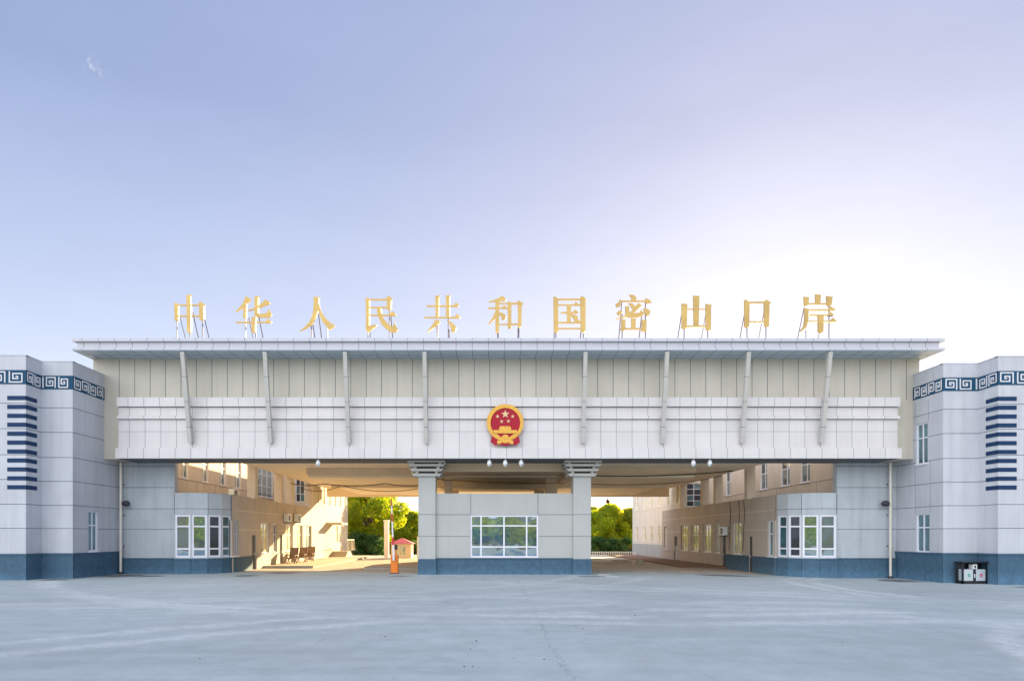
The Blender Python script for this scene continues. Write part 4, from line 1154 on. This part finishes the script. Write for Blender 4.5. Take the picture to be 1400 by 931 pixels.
def tree(x, y, h, w, lab, mat, seed, low=.25, nclump=48, per=520, size=.15, name='broadleaf_tree', group='trees beyond the gate'):
    rnd = random.Random(seed); g = -.25
    root = thing(name, lab, 'tree', (x, y, g), group)
    clumps = []
    mb = MB()
    mb.tube([(x, y, g), (x+.1*w, y, g+h*.3), (x-.02*w, y+.1, g+h*.6), (x+.05*w, y, g+h*.9)], .03*h, 'bark', 8, .006*h)
    for k in range(nclump):
        t_ = low + (1-low)*((k+.5)/nclump); an = k*2.4+rnd.uniform(-.5, .5)
        prof = math.sin(math.pi*min(1, max(.12, (t_-low)/(1-low)*.85+.15)))**.7
        rr = w*.5*prof*rnd.uniform(.35, 1.1)
        cx, cy, cz = rr*math.cos(an), rr*math.sin(an), h*t_*rnd.uniform(.93, 1.02)
        r = w*rnd.uniform(.11, .20); clumps.append((cx, cy, min(cz, h-r*.7), r))
        if k % 2 == 0:
            zb = h*max(.15, t_-.22); mb.tube([(x, y, g+zb), (x+cx*.5, y+cy*.5, g+(zb+cz)/2+.1), (x+cx, y+cy, g+cz)], .011*h, 'bark', 5, .003*h)
    mb.build('trunk', root, smooth=True)
    o = bpy.data.objects.new('crown', leaves(clumps, per, size, seed, mat)); COL.objects.link(o); o.parent = root
    return root
TR = [
 (X(503, 84), 84, 10.8, 7.6, 'tall yellow green tree with visible forked trunk left of the kiosk', 'leaf_gold', 1, .2),
 (X(478, 92), 92, 9.5, 6.0, 'tree half hidden behind the sunlit cream block', 'leaf_mid', 2, .1),
 (X(560, 92), 92, 5.9, 5.2, 'rounded golden tree directly above the pink kiosk roof', 'leaf_gold', 3, .08),
 (X(536, 97), 97, 6.6, 5.2, 'mid green tree between the white gate post and the kiosk', 'leaf_gold', 4, .08),
 (X(585, 100), 100, 6.3, 5.6, 'golden tree partly behind the left pillar', 'leaf_gold', 5, .08),
 (X(832, 92), 92, 6.9, 6.0, 'bushy yellow green tree in the middle of the right opening', 'leaf_gold', 26, .05),
 (X(806, 96), 96, 6.6, 5.4, 'yellow green tree partly behind the right pillar', 'leaf_mid', 7, .05),
 (X(862, 95), 95, 6.4, 5.2, 'yellow green tree against the edge of the right cream block', 'leaf_mid', 8, .05),
]
for x, y, h, w, lab, mt, sd_, low in TR: tree(x, y, h, w, lab, mt, sd_, low)
for px, y, h, w, lab, sd_ in ((490, 80, 2.9, 4.2, 'dark green shrub below the tall tree, left one', 11), (512, 79.5, 2.6, 3.6, 'dark green shrub below the tall tree, next to the gate post', 12),
      (817, 85, 2.4, 3.8, 'dark green shrub behind the picket fence, by the right pillar', 13), (838, 85, 2.2, 3.6, 'dark green shrub behind the picket fence, middle one', 14), (858, 85, 2.3, 3.6, 'dark green shrub behind the picket fence, by the cream block', 15),
      (566, 83, 1.9, 3.4, 'dark green shrub behind the pink kiosk', 16)):
    tree(X(px, y), y, h, w, lab, 'leaf_dark', sd_, .05, 18, 600, .12, 'shrub', 'shrubs below the trees')
# wooded slope across the yard (what the windows mirror)
rnd = random.Random(3)
cl = []
for k in range(420):
    x = rnd.uniform(-75, 75); y = rnd.uniform(-95, -62); r = rnd.uniform(1.2, 2.6)
    cl.append((x, y, rnd.uniform(.5, 1.4+4.2*abs(math.sin(x*.21+1))**1.5)+max(0, (-y-62)*.10), r))
me = leaves(cl, 30, .5, 77, 'leaf_gold')
o = bpy.data.objects.new('far_wood', me); COL.objects.link(o); kind(o, 'stuff'); o['label'] = 'low wood across the yard'
mb = MB(); mb.face([(-200,-60,-.26),(200,-60,-.26),(200,-140,9),(-200,-140,9)], 'grass'); mb.face([(-200,-140,9),(200,-140,9),(200,-220,-.26),(-200,-220,-.26)], 'grass')
kind(mb.build('hill'), 'structure')

rnd = random.Random(5)
cl = []
for k in range(190):
    r = rnd.uniform(.9, 1.7); cl.append((-75+k*.8+rnd.uniform(-1, 1), rnd.uniform(110, 118), rnd.uniform(.6, 4.2)-.3, r))
o = bpy.data.objects.new('distant_woodland', leaves(cl, 90, .26, 91, 'leaf_mid')); COL.objects.link(o); kind(o, 'stuff'); o['label'] = 'distant low woodland behind the nearer trees'
